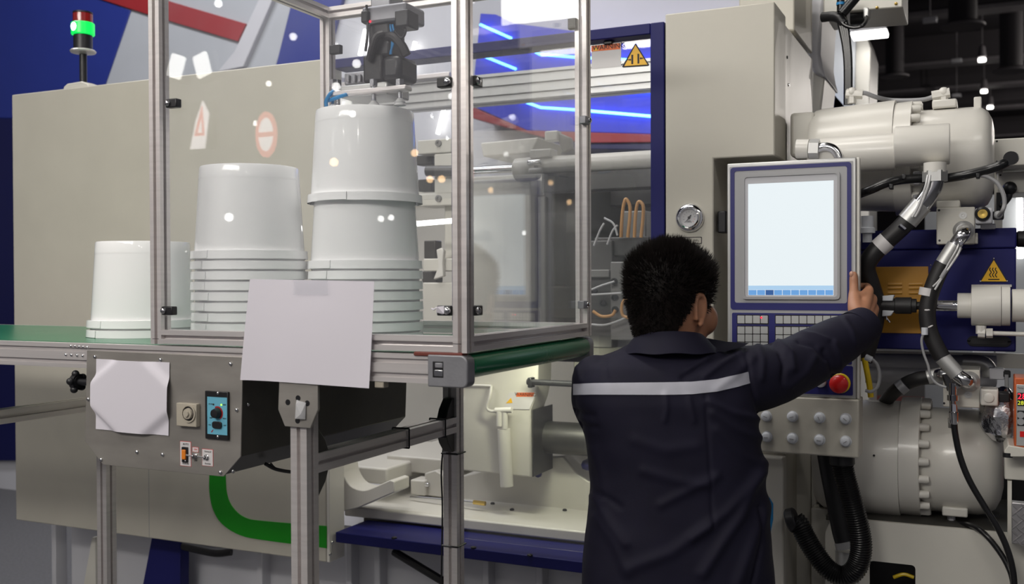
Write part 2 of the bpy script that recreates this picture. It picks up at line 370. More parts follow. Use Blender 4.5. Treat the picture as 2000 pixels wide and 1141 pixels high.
wpanel('blue_panel', [(600, -120), (706, -120), (668, 0), (635, 120), (615, 240), (505, 240), (541, 119)], 'bluewall', YW-.035)
feat = wpanel('blue_light_canopy', [(938, 26), (968, 28), (1008, 46), (1126, 61), (1300, 70), (1500, 80), (1606, 155), (1655, 212), (1655, 262), (1270, 262), (1030, 255), (920, 206)], 'ledblue', 5.3)
wpanel('red_stripe', [(915, 206), (1030, 255), (1270, 262), (1500, 262), (1500, 276), (1150, 279), (1060, 268), (915, 229)], 'red', 5.27)
wpanel('dark_blue_panel', [(1060, 270), (1150, 281), (1500, 278), (1500, 296), (1060, 290)], 'darkbluewall', 5.28)
def ledline(pts, Y=5.275):
    return part('led_strip', sweep(B(), [onY(a, b, Y) for a, b in pts], .0075, 8), 'led', wall)
for pts in ([(938, 48), (999, 75)], [(938, 107), (1008, 135)], [(1036, 96), (1054, 106), (1126, 112), (1290, 120)], [(1014, 195), (1056, 210), (1126, 214.6), (1270, 227), (1420, 236)], [(1215, 176), (1300, 180)], [(1560, 160), (1600, 192), (1625, 222)]):
    ledline(pts)
for pts in ([(714, 58), (703, 108)], [(811, 82), (793, 158)], [(869, 205), (855, 262)]):
    part('batten_tube', sweep(B(), [onY(a, b, 5.56) for a, b in pts], .012, 8), 'tube', wall)
# booth column to the right of the machine, lit by its own floodlight
col = thing('booth_column', 'tall white tapered booth column against the dark hall, behind the hopper', 'column', (onY(1650, 200, 5.3).x, 5.4, 0))
zlow = lambda pts, Y: [(x, z) for x, z in tr(pts, Y)]
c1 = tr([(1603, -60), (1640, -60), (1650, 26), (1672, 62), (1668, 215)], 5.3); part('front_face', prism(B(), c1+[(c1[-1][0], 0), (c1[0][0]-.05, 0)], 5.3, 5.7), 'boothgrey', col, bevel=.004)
c2 = tr([(1640, -60), (1649, 26), (1692, 66), (1701, 96), (1698, 195)], 5.33); part('side_face', prism(B(), c2+[(c2[-1][0], 0), (c2[-1][0]-.09, 0), (tr([(1671, 62)], 5.33)[0])], 5.33, 5.72), 'smoothwhite', col, bevel=.004)  # lit side of the column, its brightness also put into a whiter colour
part('red_graphic', prism(B(), tr([(1608, 40), (1614, 40), (1617, 106), (1613, 107)], 5.29), 5.29, 5.3), 'redplastic', col)
part('red_graphic', prism(B(), tr([(1602, 44), (1607, 40), (1607, 62), (1602, 64)], 5.29), 5.29, 5.3), 'redplastic', col)
lp = onY(1705, 60, 5.15)
lam = thing('floodlight', 'lit white floodlight on an arm beside the booth column', 'lamp', lp)
part('housing', prism(B(), [(lp.x-.10, lp.z-.01), (lp.x+.07, lp.z-.01), (lp.x+.05, lp.z+.03), (lp.x-.02, lp.z+.05), (lp.x-.09, lp.z+.05)], 5.08, 5.22), 'lightgrey', lam, bevel=.004)
part('lamp_glass', boxb(lp.x-.095, lp.x+.065, 5.09, 5.21, lp.z-.028, lp.z-.008), 'lampwhite', lam, bevel=.004)
part('arm', tube(B(), [(lp.x-.02, 5.15, lp.z+.05), (lp.x-.06, 5.3, lp.z+.12), (lp.x-.1, 5.42, lp.z+.12)], .008), 'lightgrey', lam)
area('floodlight_light', (lp.x-.02, 5.15, lp.z-.04), (lp.x-.1, 5.35, lp.z-1.2), .15, .1, .25)
# hall lamps and air diffusers far up under the roof
for i, (px, py, wh) in enumerate([(1896, 43, 'topmost'), (1918, 120, 'second from the top'), (1922, 181, 'third from the top'), (1934, 212, 'lowest')]):
    p = onZ(px, py, 6.9+.0*i)
    t = thing('high_bay_lamp', f'small lit lamp hanging under the dark hall roof, {wh} of four', 'lamp', p, 'lamps under the hall roof')
    part('housing', lathe(B(), p+Vector((0, 0, .1)), (0, 0, 1), [(0, .10), (.25, .07), (.3, .02)], 14), 'duct', t)
    part('lens', lathe(B(), p, (0, 0, 1), [(0, .085), (.07, .085)], 14), 'lampwhite', t)
    part('rod', cyl(B(), p+Vector((0, 0, .35)), (p.x, p.y, 8.19), .012, seg=6), 'duct', t)
for px, py, s in [(1816, 38, .1), (1868, 118, .09), (1868, 186, .09)]:
    p = onZ(px, py, 7.0); q = B(); box(q, p.x-s*1.4, p.x+s*1.4, p.y-s, p.y+s, p.z-s*.6, p.z+s*.4)
    t = thing('unlit_lamp', {1816: 'unlit grey spotlight under the dark roof near the channel beam', 1868: 'unlit grey fitting under the dark roof beside the lit lamps'}[px] + (' lower down' if py > 150 else ''), 'lamp', p)
    part('housing', q, 'lightgrey', t, bevel=.02); part('rod', cyl(B(), p, (p.x, p.y, 8.19), .015, seg=6), 'duct', t)
for px, py, Y, r, wh in [(1747, 151, 27, .3, 'left of the lit lamps'), (1880, 53, 19.3, .32, 'highest and nearest'), (1975, 140, 25, .33, 'at the right edge')]:
    p = onY(px, py, Y)
    t = thing('air_diffuser', f'dark drum air diffuser with flared rim under the roof, {wh}', 'air diffuser', p, 'air diffusers under the hall roof')
    part('drum', cyl(B(), p+Vector((0, 0, .03)), (p.x, p.y, 8.19), r*.72, seg=20), 'darkbeam', t)
    part('rim', lathe(B(), p, (0, 0, 1), [(0, r*1.12), (.03, r*1.15), (.10, r*.75)], 24), 'duct', t)
# bits of neighbouring stands seen past the right edge of the machine
p = tr([(1940, 380), (2100, 380), (2100, 560), (1940, 560)], 6.2)
t = thing('exhibition_stand', 'pale grey neighbouring stand panel with a bright upright light, at right edge', 'stand', (p[0][0], 6.2, 0))
part('board', prism(B(), [(p[0][0]-.35, 0), (p[1][0], 0), (p[1][0], p[0][1]), (p[0][0]-.35, p[0][1])], 6.2, 6.3), 'boothgrey', t, bevel=.004)
part('light_tube', sweep(B(), [onY(1991, 385, 6.15), onY(1993, 505, 6.15)], .014, 8), 'tube', t)
rc = onZ(1960, 790, .012)
o = part('red_carpet', boxb(rc.x-2.5, rc.x+3, 7.0, 15, .001, .012), 'pinkwall'); tag(o, 'red carpet of the neighbouring stand far behind the machine', 'carpet')
p = onY(1925, 720, 5.0)
t = thing('display_stand', 'white framed display stand far behind the lower hydraulic cylinder', 'stand', (p.x, 5, 0))
for px in (1912, 1934, 1952):
    q = onY(px, 600, 5.0); part('post', boxb(q.x-.025, q.x+.025, 5-.025, 5.025, 0, 1.62), 'boothwhite', t, bevel=.004)
q0, q1 = onY(1905, 700, 5.0), onY(1960, 700, 5.0)
part('shelf', boxb(q0.x, q1.x, 4.9, 5.15, 1.62, 1.65), 'boothwhite', t); part('shelf', boxb(q0.x, q1.x, 4.9, 5.15, .9, .93), 'boothwhite', t)
# two floodlights and signs of the opposite stand exist behind the camera and show only as reflections in the front pane
def reflected(px, py, dist):
    p = atYpane(px, py); r = ray(px, py); r = Vector((r.x, -r.y, r.z)).normalized(); return p+r*dist
YF = atD(912, 690, 1.9).y
def atYpane(px, py): return onY(px, py, YF)
for px, py, a, wh in ((337, 128, .35, 'left'), (388, 125, -.3, 'right')):
    p = reflected(px, py, 3.2)
    t = thing('stand_floodlight', f'square floodlight behind the viewer, the {wh} of two mirrored in the pane', 'lamp', p, 'floodlights mirrored in the front pane')
    q = B(); box(q, -.045, .045, -.012, .012, -.06, .06); bmesh.ops.rotate(q, verts=q.verts, matrix=Matrix.Rotation(a, 3, 'Y')); bmesh.ops.translate(q, verts=q.verts, vec=p)
    part('lamp_glass', q, 'lampwhite', t, bevel=.01)
    q = B(); box(q, -.06, .06, -.07, -.014, -.075, .075); bmesh.ops.rotate(q, verts=q.verts, matrix=Matrix.Rotation(a, 3, 'Y')); bmesh.ops.translate(q, verts=q.verts, vec=p)
    part('housing', q, 'black', t, bevel=.01)

WHERE = ['at the top edge beside the white band', 'on the blue wall panel', 'on the beige panel under the white band', 'just above the round sign', 'on the middle bucket stack', 'on top of the held bucket', 'left of a pair on the tall stack', 'right of a pair on the tall stack', 'left of the robot motor', 'on the left of the held bucket', 'at the right edge of the held bucket', 'on the white ejector plates', 'beside the gripper fittings']
for i, (px, py, r_, warm) in enumerate([(421, 5, .03, 0), (568, 70, .03, 0), (520, 162, .022, 0), (495, 240, .022, 0), (442, 424, .034, 0), (684, 222, .025, 0), (740, 427, .026, 0), (760, 425, .026, 0), (692, 123, .034, 0), (648, 316, .034, 1), (806, 298, .03, 1), (859, 349, .032, 1), (652, 168, .034, 0)]):
    r_ *= .8; p = reflected(px, py, 4.6+.15*(i % 4))
    t = thing('spot_lamp', ('warm' if warm else 'white')+' spot lamp behind the viewer, mirrored '+WHERE[i], 'lamp', p, 'warm spot lamps mirrored in the front pane' if warm else 'white spot lamps mirrored in the front pane')
    d_ = (onY(px, py, YF)-p).normalized()
    part('lens', lathe(B(), p, d_, [(0, r_), (.006, r_*.9)], 16), 'warmlens' if warm else 'spotlens', t)
    part('housing', lathe(B(), p-d_*.002, -d_, [(0, r_*1.1), (.06, r_*1.0), (.08, r_*.5)], 16), 'black', t)

for px, py, wh in ((386, 243, 'tall pointed'), (516, 262, 'round red-ringed')):
    p = reflected(px, py, 3.6); t = thing('backlit_sign', f'{wh} backlit red and white sign behind the viewer, mirrored in the front pane', 'sign', p)
    if px < 400:
        part('white_face', prism(B(), [(p.x-.07, p.z-.13), (p.x+.03, p.z-.13), (p.x+.06, p.z+.06), (p.x+.02, p.z+.13), (p.x-.03, p.z+.02)], p.y, p.y+.01), 'signwhite', t)
        part('red_mark', ringprism(B(), [(p.x-.035, p.z-.06), (p.x+.035, p.z-.06), (p.x+.02, p.z+.10)], [(p.x-.015, p.z-.045), (p.x+.022, p.z-.045), (p.x+.016, p.z+.05)], p.y+.009, p.y+.016), 'signred', t)
    else:
        ov = lambda r: [(p.x+r*.07*math.cos(2*math.pi*k/28), p.z+r*.125*math.sin(2*math.pi*k/28)) for k in range(28)]
        part('white_face', prism(B(), ov(.8), p.y, p.y+.01), 'signwhite', t); part('red_ring', ringprism(B(), ov(1), ov(.74), p.y, p.y+.014), 'signred', t)
        part('red_bar', boxb(p.x-.05, p.x+.05, p.y+.01, p.y+.015, p.z-.012, p.z+.012), 'signred', t)
    part('back_box', boxb(p.x-.075, p.x+.075, p.y-.05, p.y-.002, p.z-.13, p.z+.13), 'black', t, bevel=.004)
# ================================================================== MACHINE: clamping side
YM = 2.84
def pbox(bm, x0, y0, x1, y1, Y, dep):
    a = rect(x0, y0, x1, y1, Y); return box(bm, a[0], a[1], Y, Y+dep, a[2], a[3])
def pb(*a): return pbox(B(), *a)
# ---- big beige guard panel
xl, xr = onY(27, 600, YM-.02).x, onY(637, 1000, YM-.02).x
zt = (onY(29.8, 189.3, YM-.02).z+onY(624, 110.4, YM-.02).z)/2
zb = (onY(0, 1012.6, YM-.02).z+onY(567.8, 1088, YM-.02).z)/2
gp = thing('safety_guard', 'large flat beige machine guard panel with a green stripe at its lower corner', 'machine panel', ((xl+xr)/2, YM, zb))
xs = onY(291, 980, YM-.02).x
part('sheet', boxb(xl, xr, YM-.02, YM+.05, zb, zt), 'beige', gp, bevel=.004)
st = [(409, 925), (409, 960), (416, 995), (434, 1024), (470, 1046), (520, 1056), (637.5, 1071)]
si = [(637.5, 1028), (515, 1018), (478, 1011), (455, 992), (443, 965), (440, 925)]
def dens(pts, n=4): return [(v.x, v.y) for v in spline([(a, b, 0) for a, b in pts], n)]
part('green_stripe', prism(B(), tr(dens(st)+dens(si), YM-.022), YM-.0225, YM-.0195), 'green', gp)
part('seam', boxb(xs-.001, xs+.001, YM-.0206, YM-.019, zb, onY(291, 900, YM-.02).z), 'cablegrey', gp)
part('return_edge', boxb(xr, xr+.012, YM-.018, YM+.07, zb, zt), 'smoothwhite', gp, bevel=.002)
for px, py in ((644, 1083), (648, 1060)):
    p = onX(px, py, xr+.012); screw(gp, p, (1, 0, 0), .006)
# ---- signal tower on the panel
pt = onY(163, 172, YM+.02); tw = thing('signal_tower', 'signal tower with lit green and dark red lenses standing on the beige panel', 'signal light', (pt.x, YM+.02, zt))
k = (onY(178, 100, YM).x-onY(148, 100, YM).x)/30     # metres per photo pixel there
c = Vector((pt.x, YM+.02, zt)); zz = lambda py: onY(163, py, YM+.02).z
part('base', prism(B(), [(c.x-28*k, zt), (c.x+22*k, zt), (c.x+20*k, zt+5*k), (c.x+8*k, zt+9*k), (c.x-20*k, zt+8*k), (c.x-27*k, zt+4*k)], c.y-.03, c.y+.03), 'white', tw, bevel=.004)
part('pole', cyl(B(), c+Vector((0, 0, .01)), (c.x, c.y, zz(103)), 5.2*k), 'black', tw)
part('mount_disc', lathe(B(), (c.x, c.y, zz(106)), (0, 0, 1), [(0, 6*k), (2*k, 17*k), (4*k, 18*k), (6*k, 16*k), (7*k, 12*k)], 28), 'alu', tw)
part('housing', cyl(B(), (c.x, c.y, zz(102)), (c.x, c.y, zz(69)), 13*k, seg=28, ch=.002), 'black', tw)
g = part('green_lens', cyl(B(), (c.x, c.y, zz(69)), (c.x, c.y, zz(45)), 16*k, seg=28, ch=.003), 'greenlamp', tw)
part('bulb', sphere(B(), Vector((c.x, c.y, zz(56)))-RT*6.5*k-FW*11.5*k, 6.2*k, 16, (.9, .9, 1.15)), 'greencore', g)
part('red_lens', cyl(B(), (c.x, c.y, zz(45)), (c.x, c.y, zz(27)), 13.5*k, seg=28, ch=.002), 'redlens', tw)
part('cap', cyl(B(), (c.x, c.y, zz(27)), (c.x, c.y, zz(24)), 13.5*k, seg=28), 'black', tw)
# ---- blue guard frame with window
fr = thing('window_guard', 'dark blue steel guard frame around the mould area, with window and warning signs', 'machine frame', (onY(1285, 700, YM).x, YM, 0))
xr2, xr1, xl2 = onY(1298, 560, YM).x, onY(1271, 560, YM).x, onY(662, 560, YM).x
ztf = onY(1225, 50, YM).z; zti = onY(1200, 74, YM).z
zbf = (onY(659.6, 1039, YM).z+onY(1138, 1099.2, YM).z)/2; zbb = (onY(659.6, 1056.5, YM).z+onY(1138, 1124.8, YM).z)/2
ybk = onZ(1138, 1068, zbf).y
part('post', boxb(xr1, xr2, YM, YM+.12, zbb, ztf), 'blue', fr, bevel=.003)
part('top_beam', boxb(xl2-.02, xr1, YM, YM+.08, zti, ztf), 'blue', fr, bevel=.003)
part('bottom_beam', boxb(xl2-.02, xr1, YM, ybk+.03, zbb, zbf), 'blue', fr, bevel=.003)
xm = onY(900, 800, YM+.01).x
part('post', boxb(xm-.03, xm, YM+.01, YM+.03, zbf, zti), 'blue', fr, bevel=.002)
part('window_pane', boxb(xm, xr1, YM+.03, YM+.036, zbf+.02, zti), 'doorpane', fr)
for px, py in ((770, 1052), (925, 1071), (1035, 1086)):
    p = onZ(px, py, zbf); part('bolt', lathe(B(), (p.x, p.y, zbf), (0, 0, 1), [(0, .009), (.004, .009), (.006, .005)], 10), 'black', fr)
for px, py in ((1187, 82), (700, 117), (857, 101)): part('latch', pb(px-8, py-3, px+8, py+4, YM+.02, .03), 'black', fr, bevel=.002)
yl = YM+.0285
lb = part('warning_label', prism(B(), tr([(1155, 89), (1213, 82), (1213, 130), (1155, 135)], yl), yl, yl+.001), 'labelwhite', fr)
part('orange_band', prism(B(), tr([(1155, 90), (1211.5, 84), (1211.5, 96), (1155, 101)], yl), yl-.0006, yl+.0005), 'orange', lb)
rl = lambda px0, py0, px1, py1: None
text('warning_text', 'WARNING', .020, onY(1189, 91.5, yl-.001), 'ink', lb, sx=1.05)
p = onY(1164, 95, yl-.001); part('yellow_mark', prism(B(), [(p.x-.009, p.z-.006), (p.x+.009, p.z-.006), (p.x, p.z+.009)], yl-.0012, yl), 'sign', lb)
sg = part('crush_hazard_sign', prism(B(), tr([(1241, 84), (1268, 127), (1266, 129), (1217, 132), (1215, 130)], yl), yl, yl+.0015), 'ink', fr)
part('yellow_face', prism(B(), tr([(1241, 88), (1264.5, 126), (1219.5, 129)], yl-.001), yl-.001, yl), 'sign', sg)
for q in ([(1233, 107), (1236.6, 107), (1236.6, 125), (1233, 125.5)], [(1245, 105), (1248.5, 105), (1248.5, 124), (1245, 124.3)],
          [(1226, 116), (1230, 115.8), (1230, 114), (1233, 116.6), (1230, 119), (1230, 117.4), (1226, 117.6)], [(1256, 112.5), (1252, 113), (1252, 111), (1249, 114), (1252, 116.6), (1252, 114.8), (1256, 114.4)]):
    part('symbol', prism(B(), tr(q, yl-.0018), yl-.0018, yl-.0008), 'ink', sg)
# ---- machine bed
yb = ybk+.015
bed = thing('machine_bed', 'white cast machine bed behind the blue lower beam, open under the mould', 'machine base', (onY(900, 1000, yb).x, yb, 0))
zs1 = (onY(694.6, 990, yb).z+onY(1138, 1039, yb).z)/2; zs0 = (onY(694.6, 1011, yb).z+onY(1138, 1060, yb).z)/2
xb0 = onY(672, 1000, yb).x
part('bed_slab', boxb(xb0, xr2, yb, 4.2, zs0, zs1), 'smoothwhite', bed, bevel=.006)
part('recess_fill', boxb(xb0+.05, xr2, yb+.05, 4.2, zbb, zs0), 'staindark', bed)  # dark fill: shade of the recess under the slab put into colour
part('skirt', boxb(xl, xr2, YM+.25, 4.2, 0.02, zbb-.01), 'lightgrey', bed)
for px in (120, 520, 693, 748, 958, 1062): p = onY(px, 1100, YM+.24); part('rib', boxb(p.x-.012, p.x+.012, YM+.2, YM+.26, 0.02, zbb-.02), 'lightgrey', bed, bevel=.003)
q = tr([(296, 1050), (352, 1050), (348, 1141), (273, 1141)], YM+.14); q = [q[0], q[1], (q[2][0], 0), (q[3][0]-.1, 0)]
part('blue_foot', prism(B(), q, YM+.14, YM+.19), 'blue', bed, bevel=.003)
q = tr([(186, 1050), (180, 1050), (163, 1141), (187, 1141)], YM+.16); part('gusset', prism(B(), [q[0], q[1], (q[2][0]-.1, 0), (q[3][0], 0)], YM+.16, YM+.19), 'white', bed)
part('hose', tube(B(), [onY(360, 1066, YM+.15), onY(395, 1074, YM+.14), onY(425, 1079, YM+.14), onY(452, 1076, YM+.16)], .018), 'rubber', bed)
part('brace', sweep(B(), [onY(770, 1078, YM+.15), onY(866, 1136, YM+.1)], .014, 10), 'rubber', bed)
q = [(659, 885), (667, 905), (671, 928), (684, 949), (702, 957), (720, 956), (762, 938), (770, 941), (770, 962), (700, 992), (659, 1002)]
part('arched_web', prism(B(), tr(dens(q[:7], 3)+q[7:], YM+.1), YM+.1, YM+.2), 'smoothwhite', bed, bevel=.004)
part('block', pb(672, 912, 756, 944, YM+.28, .6), 'smoothwhite', bed, bevel=.008)
part('block', pb(755, 893, 866, 924, YM+.45, .4), 'smoothwhite', bed, bevel=.006)
part('block', pb(775, 924, 900, 975, YM+.6, .3), 'white', bed, bevel=.006)
q = [(1046, 893), (1100, 891), (1112, 905), (1128, 926), (1150, 940), (1300, 948), (1300, 1050), (900, 1006), (900, 930)]
part('cradle', prism(B(), tr(q, yb+.28), yb+.28, yb+.6), 'smoothwhite', bed, bevel=.006)
part('blue_block', pb(1131, 900, 1170, 922, yb+.24, .1), 'blue', bed, bevel=.02)
for px, py in ((962, 985), (1000, 997), (1103, 998)): p = onZ(px, py, zs1); part('bolt', lathe(B(), (p.x, p.y, zs1-.002), (0, 0, 1), [(0, .008), (.006, .008), (.009, .005)], 10), 'black', bed)
# rear guard closing the machine behind the mould
rg = thing('rear_guard', 'beige rear machine guard seen behind the mould through the panes', 'machine panel', (onY(960, 700, 4.3).x, 4.3, 0))
zr = onY(980, 352, 4.3).z
part('sheet', boxb(onY(660, 500, 4.3).x, xr2, 4.3, 4.34, .3, zr), 'white', rg, bevel=.004)
part('top_rail', boxb(onY(660, 500, 4.3).x, xr2, 4.27, 4.36, zr-.06, zr+.02), 'white', rg, bevel=.006)
# ---- oil rod valve lying on the bed
zz0 = zs1
p0 = onY(815, 950, yb+.2)
vl = thing('lever_valve', 'small white lever valve with a long rod lying on the machine bed', 'valve', (p0.x, yb+.2, zs1))
part('body', pb(801, 938, 830, 968, yb+.2, .08), 'smoothwhite', vl, bevel=.006)
part('plate', prism(B(), tr([(829, 925), (850, 919), (868, 930), (868, 972), (829, 968)], yb+.22), yb+.22, yb+.26), 'smoothwhite', vl, bevel=.004)
part('spindle', cyl(B(), onY(822, 948, yb+.21), onY(838, 947, yb+.21), .008), 'steel', vl)
part('rod', sweep(B(), [onY(802, 971, yb+.17), onY(940, 983, yb+.12)], .005, 8), 'steel', vl)
part('rod_tip', sweep(B(), [onY(925, 981, yb+.12), onY(948, 984, yb+.12)], .008, 8), 'brass', vl)
# ---- moving platen
yp = YM+.30
pl = thing('moving_platen', 'white cast moving platen with a warning label and white air cylinder', 'machine platen', (onY(970, 930, yp).x, yp, zs1))
x0 = onY(885, 640, yp).x; x1 = onY(1037, 640, yp).x
pz = lambda py: onY(1000, py, yp).z
part('body', boxb(x0, x1, yp, yp+.7, pz(690), pz(348)), 'white', pl, bevel=.006)
q = [(884, 680), (1052, 680), (1050, 751), (1044, 779), (1036, 802), (1037, 933), (884, 917)]
part('lower_body', prism(B(), tr(q, yp-.02), yp-.02, yp+.1), 'white', pl, bevel=.005)
xs0 = onY(1037, 850, yp-.02).x
part('dark_side_sheet', boxb(xs0, xs0+.004, yp-.01, yp+.16, onY(1037, 930, yp).z, onY(1037, 800, yp).z), 'mould', pl)  # platen's darker side face, its tone put in as a dark sheet
part('foot_pad', pb(1042, 916, 1054, 934, yp+.1, .03), 'blue', pl, bevel=.01)
lab = part('warning_label', prism(B(), tr([(995, 767), (1047, 766), (1043, 779), (1034, 800), (984, 799)], yp-.022), yp-.0225, yp-.021), 'labelwhite', pl)
part('orange_band', prism(B(), tr([(1010, 767), (1044, 767), (1041, 775), (1008, 775)], yp-.0228), yp-.0232, yp-.0224), 'orange', lab)
part('yellow_mark', prism(B(), tr([(998, 777), (1001, 787), (988, 788)], yp-.0228), yp-.0232, yp-.0224), 'sign', lab)
text('warning_text', 'WARNING', .016, onY(1026, 771, yp-.0234), 'ink', lab)
cy = part('air_cylinder', cyl(B(), onY(976, 804, yp-.05), onY(976, 832, yp-.05), .012, seg=14), 'smoothwhite', pl)
part('air_cylinder', cyl(B(), onY(986, 806, yp-.05), onY(986, 838, yp-.05), .010, seg=14), 'smoothwhite', pl)
part('manifold', cyl(B(), onY(968, 802, yp-.05), onY(1000, 801, yp-.05), .010, seg=14), 'smoothwhite', pl)
part('hose', tube(B(), [onY(960, 754, yp-.04), onY(957, 775, yp-.05), onY(951, 795, yp-.05), onY(958, 803, yp-.05), onY(972, 803, yp-.05)], .005), 'smoothwhite', pl)
part('air_cylinder', cyl(B(), onY(984, 838, yp-.04), onY(990, 950, yp-.04), .022, seg=16), 'smoothwhite', pl)
part('flange_line', tube(B(), [onY(895, 754, yp-.03), onY(930, 753, yp-.03), onY(960, 754, yp-.03)], .004), 'smoothwhite', pl)
part('handle', sweep(B(), [onY(1030, 746, yp-.06), onY(1150, 752, yp-.06)], .010, 10), 'black', pl)
part('handle_grip', pb(1030, 738, 1038, 758, yp-.07, .03), 'black', pl, bevel=.003)
# ---- upper tie bar with its white sleeve
yt = YM+.28
tb = thing('tie_bar', 'upper chrome tie bar ending in a white sleeve and guard tube', 'machine bar', onY(1035, 330, yt))
ax = lambda px: onY(px, 322, yt).x
ztb = onY(1035, 330, yt).z; ztb2 = onY(1165, 318, yt).z
part('rod', cyl(B(), (ax(884), yt, onY(965, 331, yt).z), (ax(1010), yt, onY(965, 331, yt).z), .014), 'chrome', tb)
part('end_sleeve', lathe(B(), (ax(1006), yt, ztb), (1, 0, 0), [(0, .028), (.006, .037), (.07, .039), (.085, .036)], 28), 'smoothwhite', tb)
part('guard_tube', cyl(B(), (ax(1058), yt, ztb2), (ax(1300), yt, ztb2), .030, seg=24), 'smoothwhite', tb)
part('under_rail', boxb(ax(1062), ax(1300), yt-.02, yt+.06, ztb2-.09, ztb2-.028), 'mould', tb, bevel=.004)
part('clamp_block', pb(1034, 291, 1076, 308, yt-.03, .06), 'smoothwhite', tb, bevel=.004)
part('sensor_box', pb(1063, 255, 1089, 275, yt+.02, .04), 'smoothwhite', tb, bevel=.005)
part('sensor_arm', prism(B(), tr([(1088, 258), (1112, 268), (1116, 290), (1098, 298), (1092, 280)], yt+.03), yt+.03, yt+.06), 'mouldlight', tb, bevel=.004)
part('sleeve_glint', pb(1028, 311, 1056, 323, yt-.045, .02), 'chrome', tb, bevel=.008)  # bright patch standing in for a reflection on the end sleeve
part('sleeve_glint', pb(1030, 327, 1058, 340, yt-.047, .02), 'smoothwhite', tb, bevel=.008)  # second sleeve reflection, put in as a white patch
o = part('top_cover', prism(B(), tr([(938, 279), (1051, 268), (1040, 293), (1036, 300), (943, 306)], yt+.1), yt+.1, yt+.35), 'smoothwhite', pl, bevel=.005)
# ---- lower tie bar
lt = thing('tie_bar', 'thick dark steel tie bar low in the machine, beside the platen', 'machine bar', onY(1100, 853, YM+.42))
part('rod', cyl(B(), onY(1042, 852, YM+.42), (onY(1300, 852, YM+.42).x, YM+.42, onY(1042, 852, YM+.42).z), .056, seg=32), 'mould', lt)
# ---- mould halves
ym = YM+.22
md = thing('injection_mould', 'grey steel injection mould with water tubes, left of the man\'s head', 'mould', onY(1180, 660, ym))
part('core_plate', pb(1064, 352, 1142, 660, ym+.12, .45), 'mould', md, bevel=.004)
part('clamp_plate', pb(1050, 384, 1066, 640, ym+.1, .5), 'mouldlight', md, bevel=.003)
part('cavity_plate', pb(1142, 470, 1196, 680, ym, .5), 'mould', md, bevel=.004)
part('cavity_plate', pb(1192, 511, 1270, 665, ym-.02, .5), 'mouldlight', md, bevel=.004)
part('top_block', pb(1160, 463, 1268, 500, ym+.02, .4), 'mould', md, bevel=.004)
part('step_plate', pb(1142, 527, 1190, 542, ym-.02, .2), 'mouldlight', md, bevel=.003)
part('lower_block', pb(1120, 660, 1270, 800, ym+.05, .5), 'staindark', md, bevel=.004)
part('dark_backing', pb(1142, 348, 1290, 402, ym+.38, .1), 'mould', md, bevel=.004)  # dark plate added to darken the pale view behind the mould
part('grey_backing', pb(1142, 402, 1290, 520, ym+.5, .05), 'mouldlight', md, bevel=.004)  # grey plate added to darken the view above the mould
part('bracket', pb(1215, 412, 1262, 466, ym+.2, .08), 'mouldlight', md, bevel=.004)
for a, b, t in ((1213, 1232, 389), (1239, 1258, 394)):
    part('water_tube', tube(B(), [onY(a, 464, ym), onY(a+2, 425, ym), onY(a+5, 402, ym), onY((a+b)/2, t, ym), onY(b-2, 402, ym), onY(b-2, 425, ym), onY(b-6, 464, ym)], .0055), 'tube_orange', md)
for pts in ([(1155, 566), (1175, 558), (1200, 550)], [(1155, 576), (1190, 574), (1225, 572)], [(1155, 634), (1180, 635), (1205, 628), (1228, 618)], [(1160, 480), (1172, 450), (1180, 436)], [(1186, 478), (1196, 452), (1206, 440)], [(1180, 426), (1198, 437), (1206, 460)]):
    part('clear_tube', tube(B(), [onY(a, b, ym-.05) for a, b in pts], .0035), 'tube_clear', md)
for pts in ([(1232, 575), (1216, 592), (1216, 615), (1232, 622)], [(1158, 608), (1175, 618), (1195, 616), (1202, 606)]):
    part('water_tube', tube(B(), [onY(a, b, ym-.05) for a, b in pts], .005), 'tube_orange', md)
for px, py in ((1200, 550), (1161, 568), (1201, 581), (1178, 592), (1202, 605), (1223, 570)):
    part('port', lathe(B(), onY(px, py, ym-.02), (0, -1, 0), [(0, .011), (.006, .011), (.006, .007), (.002, .006)], 14), 'black', md)
# ---- ejector parts seen between the tall bucket stack and the corner post
ye = YM+.3
ej = thing('ejector_assembly', 'white bolted ejector plates with dark rods, seen just left of the guard\'s corner post', 'machine part', onY(850, 640, ye))
for a in ((815, 272, 882, 300), (815, 378, 882, 402), (848, 300, 884, 378), (826, 505, 884, 530), (826, 552, 884, 650)): part('plate', pb(*a, ye, .12), 'white', ej, bevel=.004)
part('column', pb(868, 402, 886, 505, ye+.05, .1), 'white', ej, bevel=.004)
part('rod', cyl(B(), onY(834, 334, ye-.02), onY(886, 334, ye-.02), .019), 'mould', ej)
for a in ((812, 303, 844, 322), (816, 350, 842, 374), (828, 470, 850, 505), (824, 530, 852, 552)): part('dark_block', pb(*a, ye+.06, .05), 'staindark', ej, bevel=.003)
part('bracket', prism(B(), tr([(852, 488), (862, 484), (866, 490), (864, 512), (866, 540), (846, 546), (856, 520)], ye-.02), ye-.02, ye), 'smoothwhite', ej, bevel=.003)
for px, py in ((857, 280), (857, 388)): part('bolt', lathe(B(), onY(px, py, ye), (0, -1, 0), [(0, .012), (.006, .012), (.006, .006), (.002, .005)], 14), 'mouldlight', ej)
lt2 = thing('work_light', 'lit tube light inside the machine, left of the guard\'s corner post', 'lamp', onY(830, 436, YM+.16))
part('tube', sweep(B(), [onY(781, 440, YM+.16), onY(900, 430, YM+.16)], .0085, 10), 'tube', lt2)
part('holder', boxb(onY(893, 430, YM+.16).x, onY(905, 430, YM+.16).x, YM+.14, YM+.2, onY(898, 436, YM+.16).z, onY(898, 424, YM+.16).z), 'lightgrey', lt2, bevel=.003)
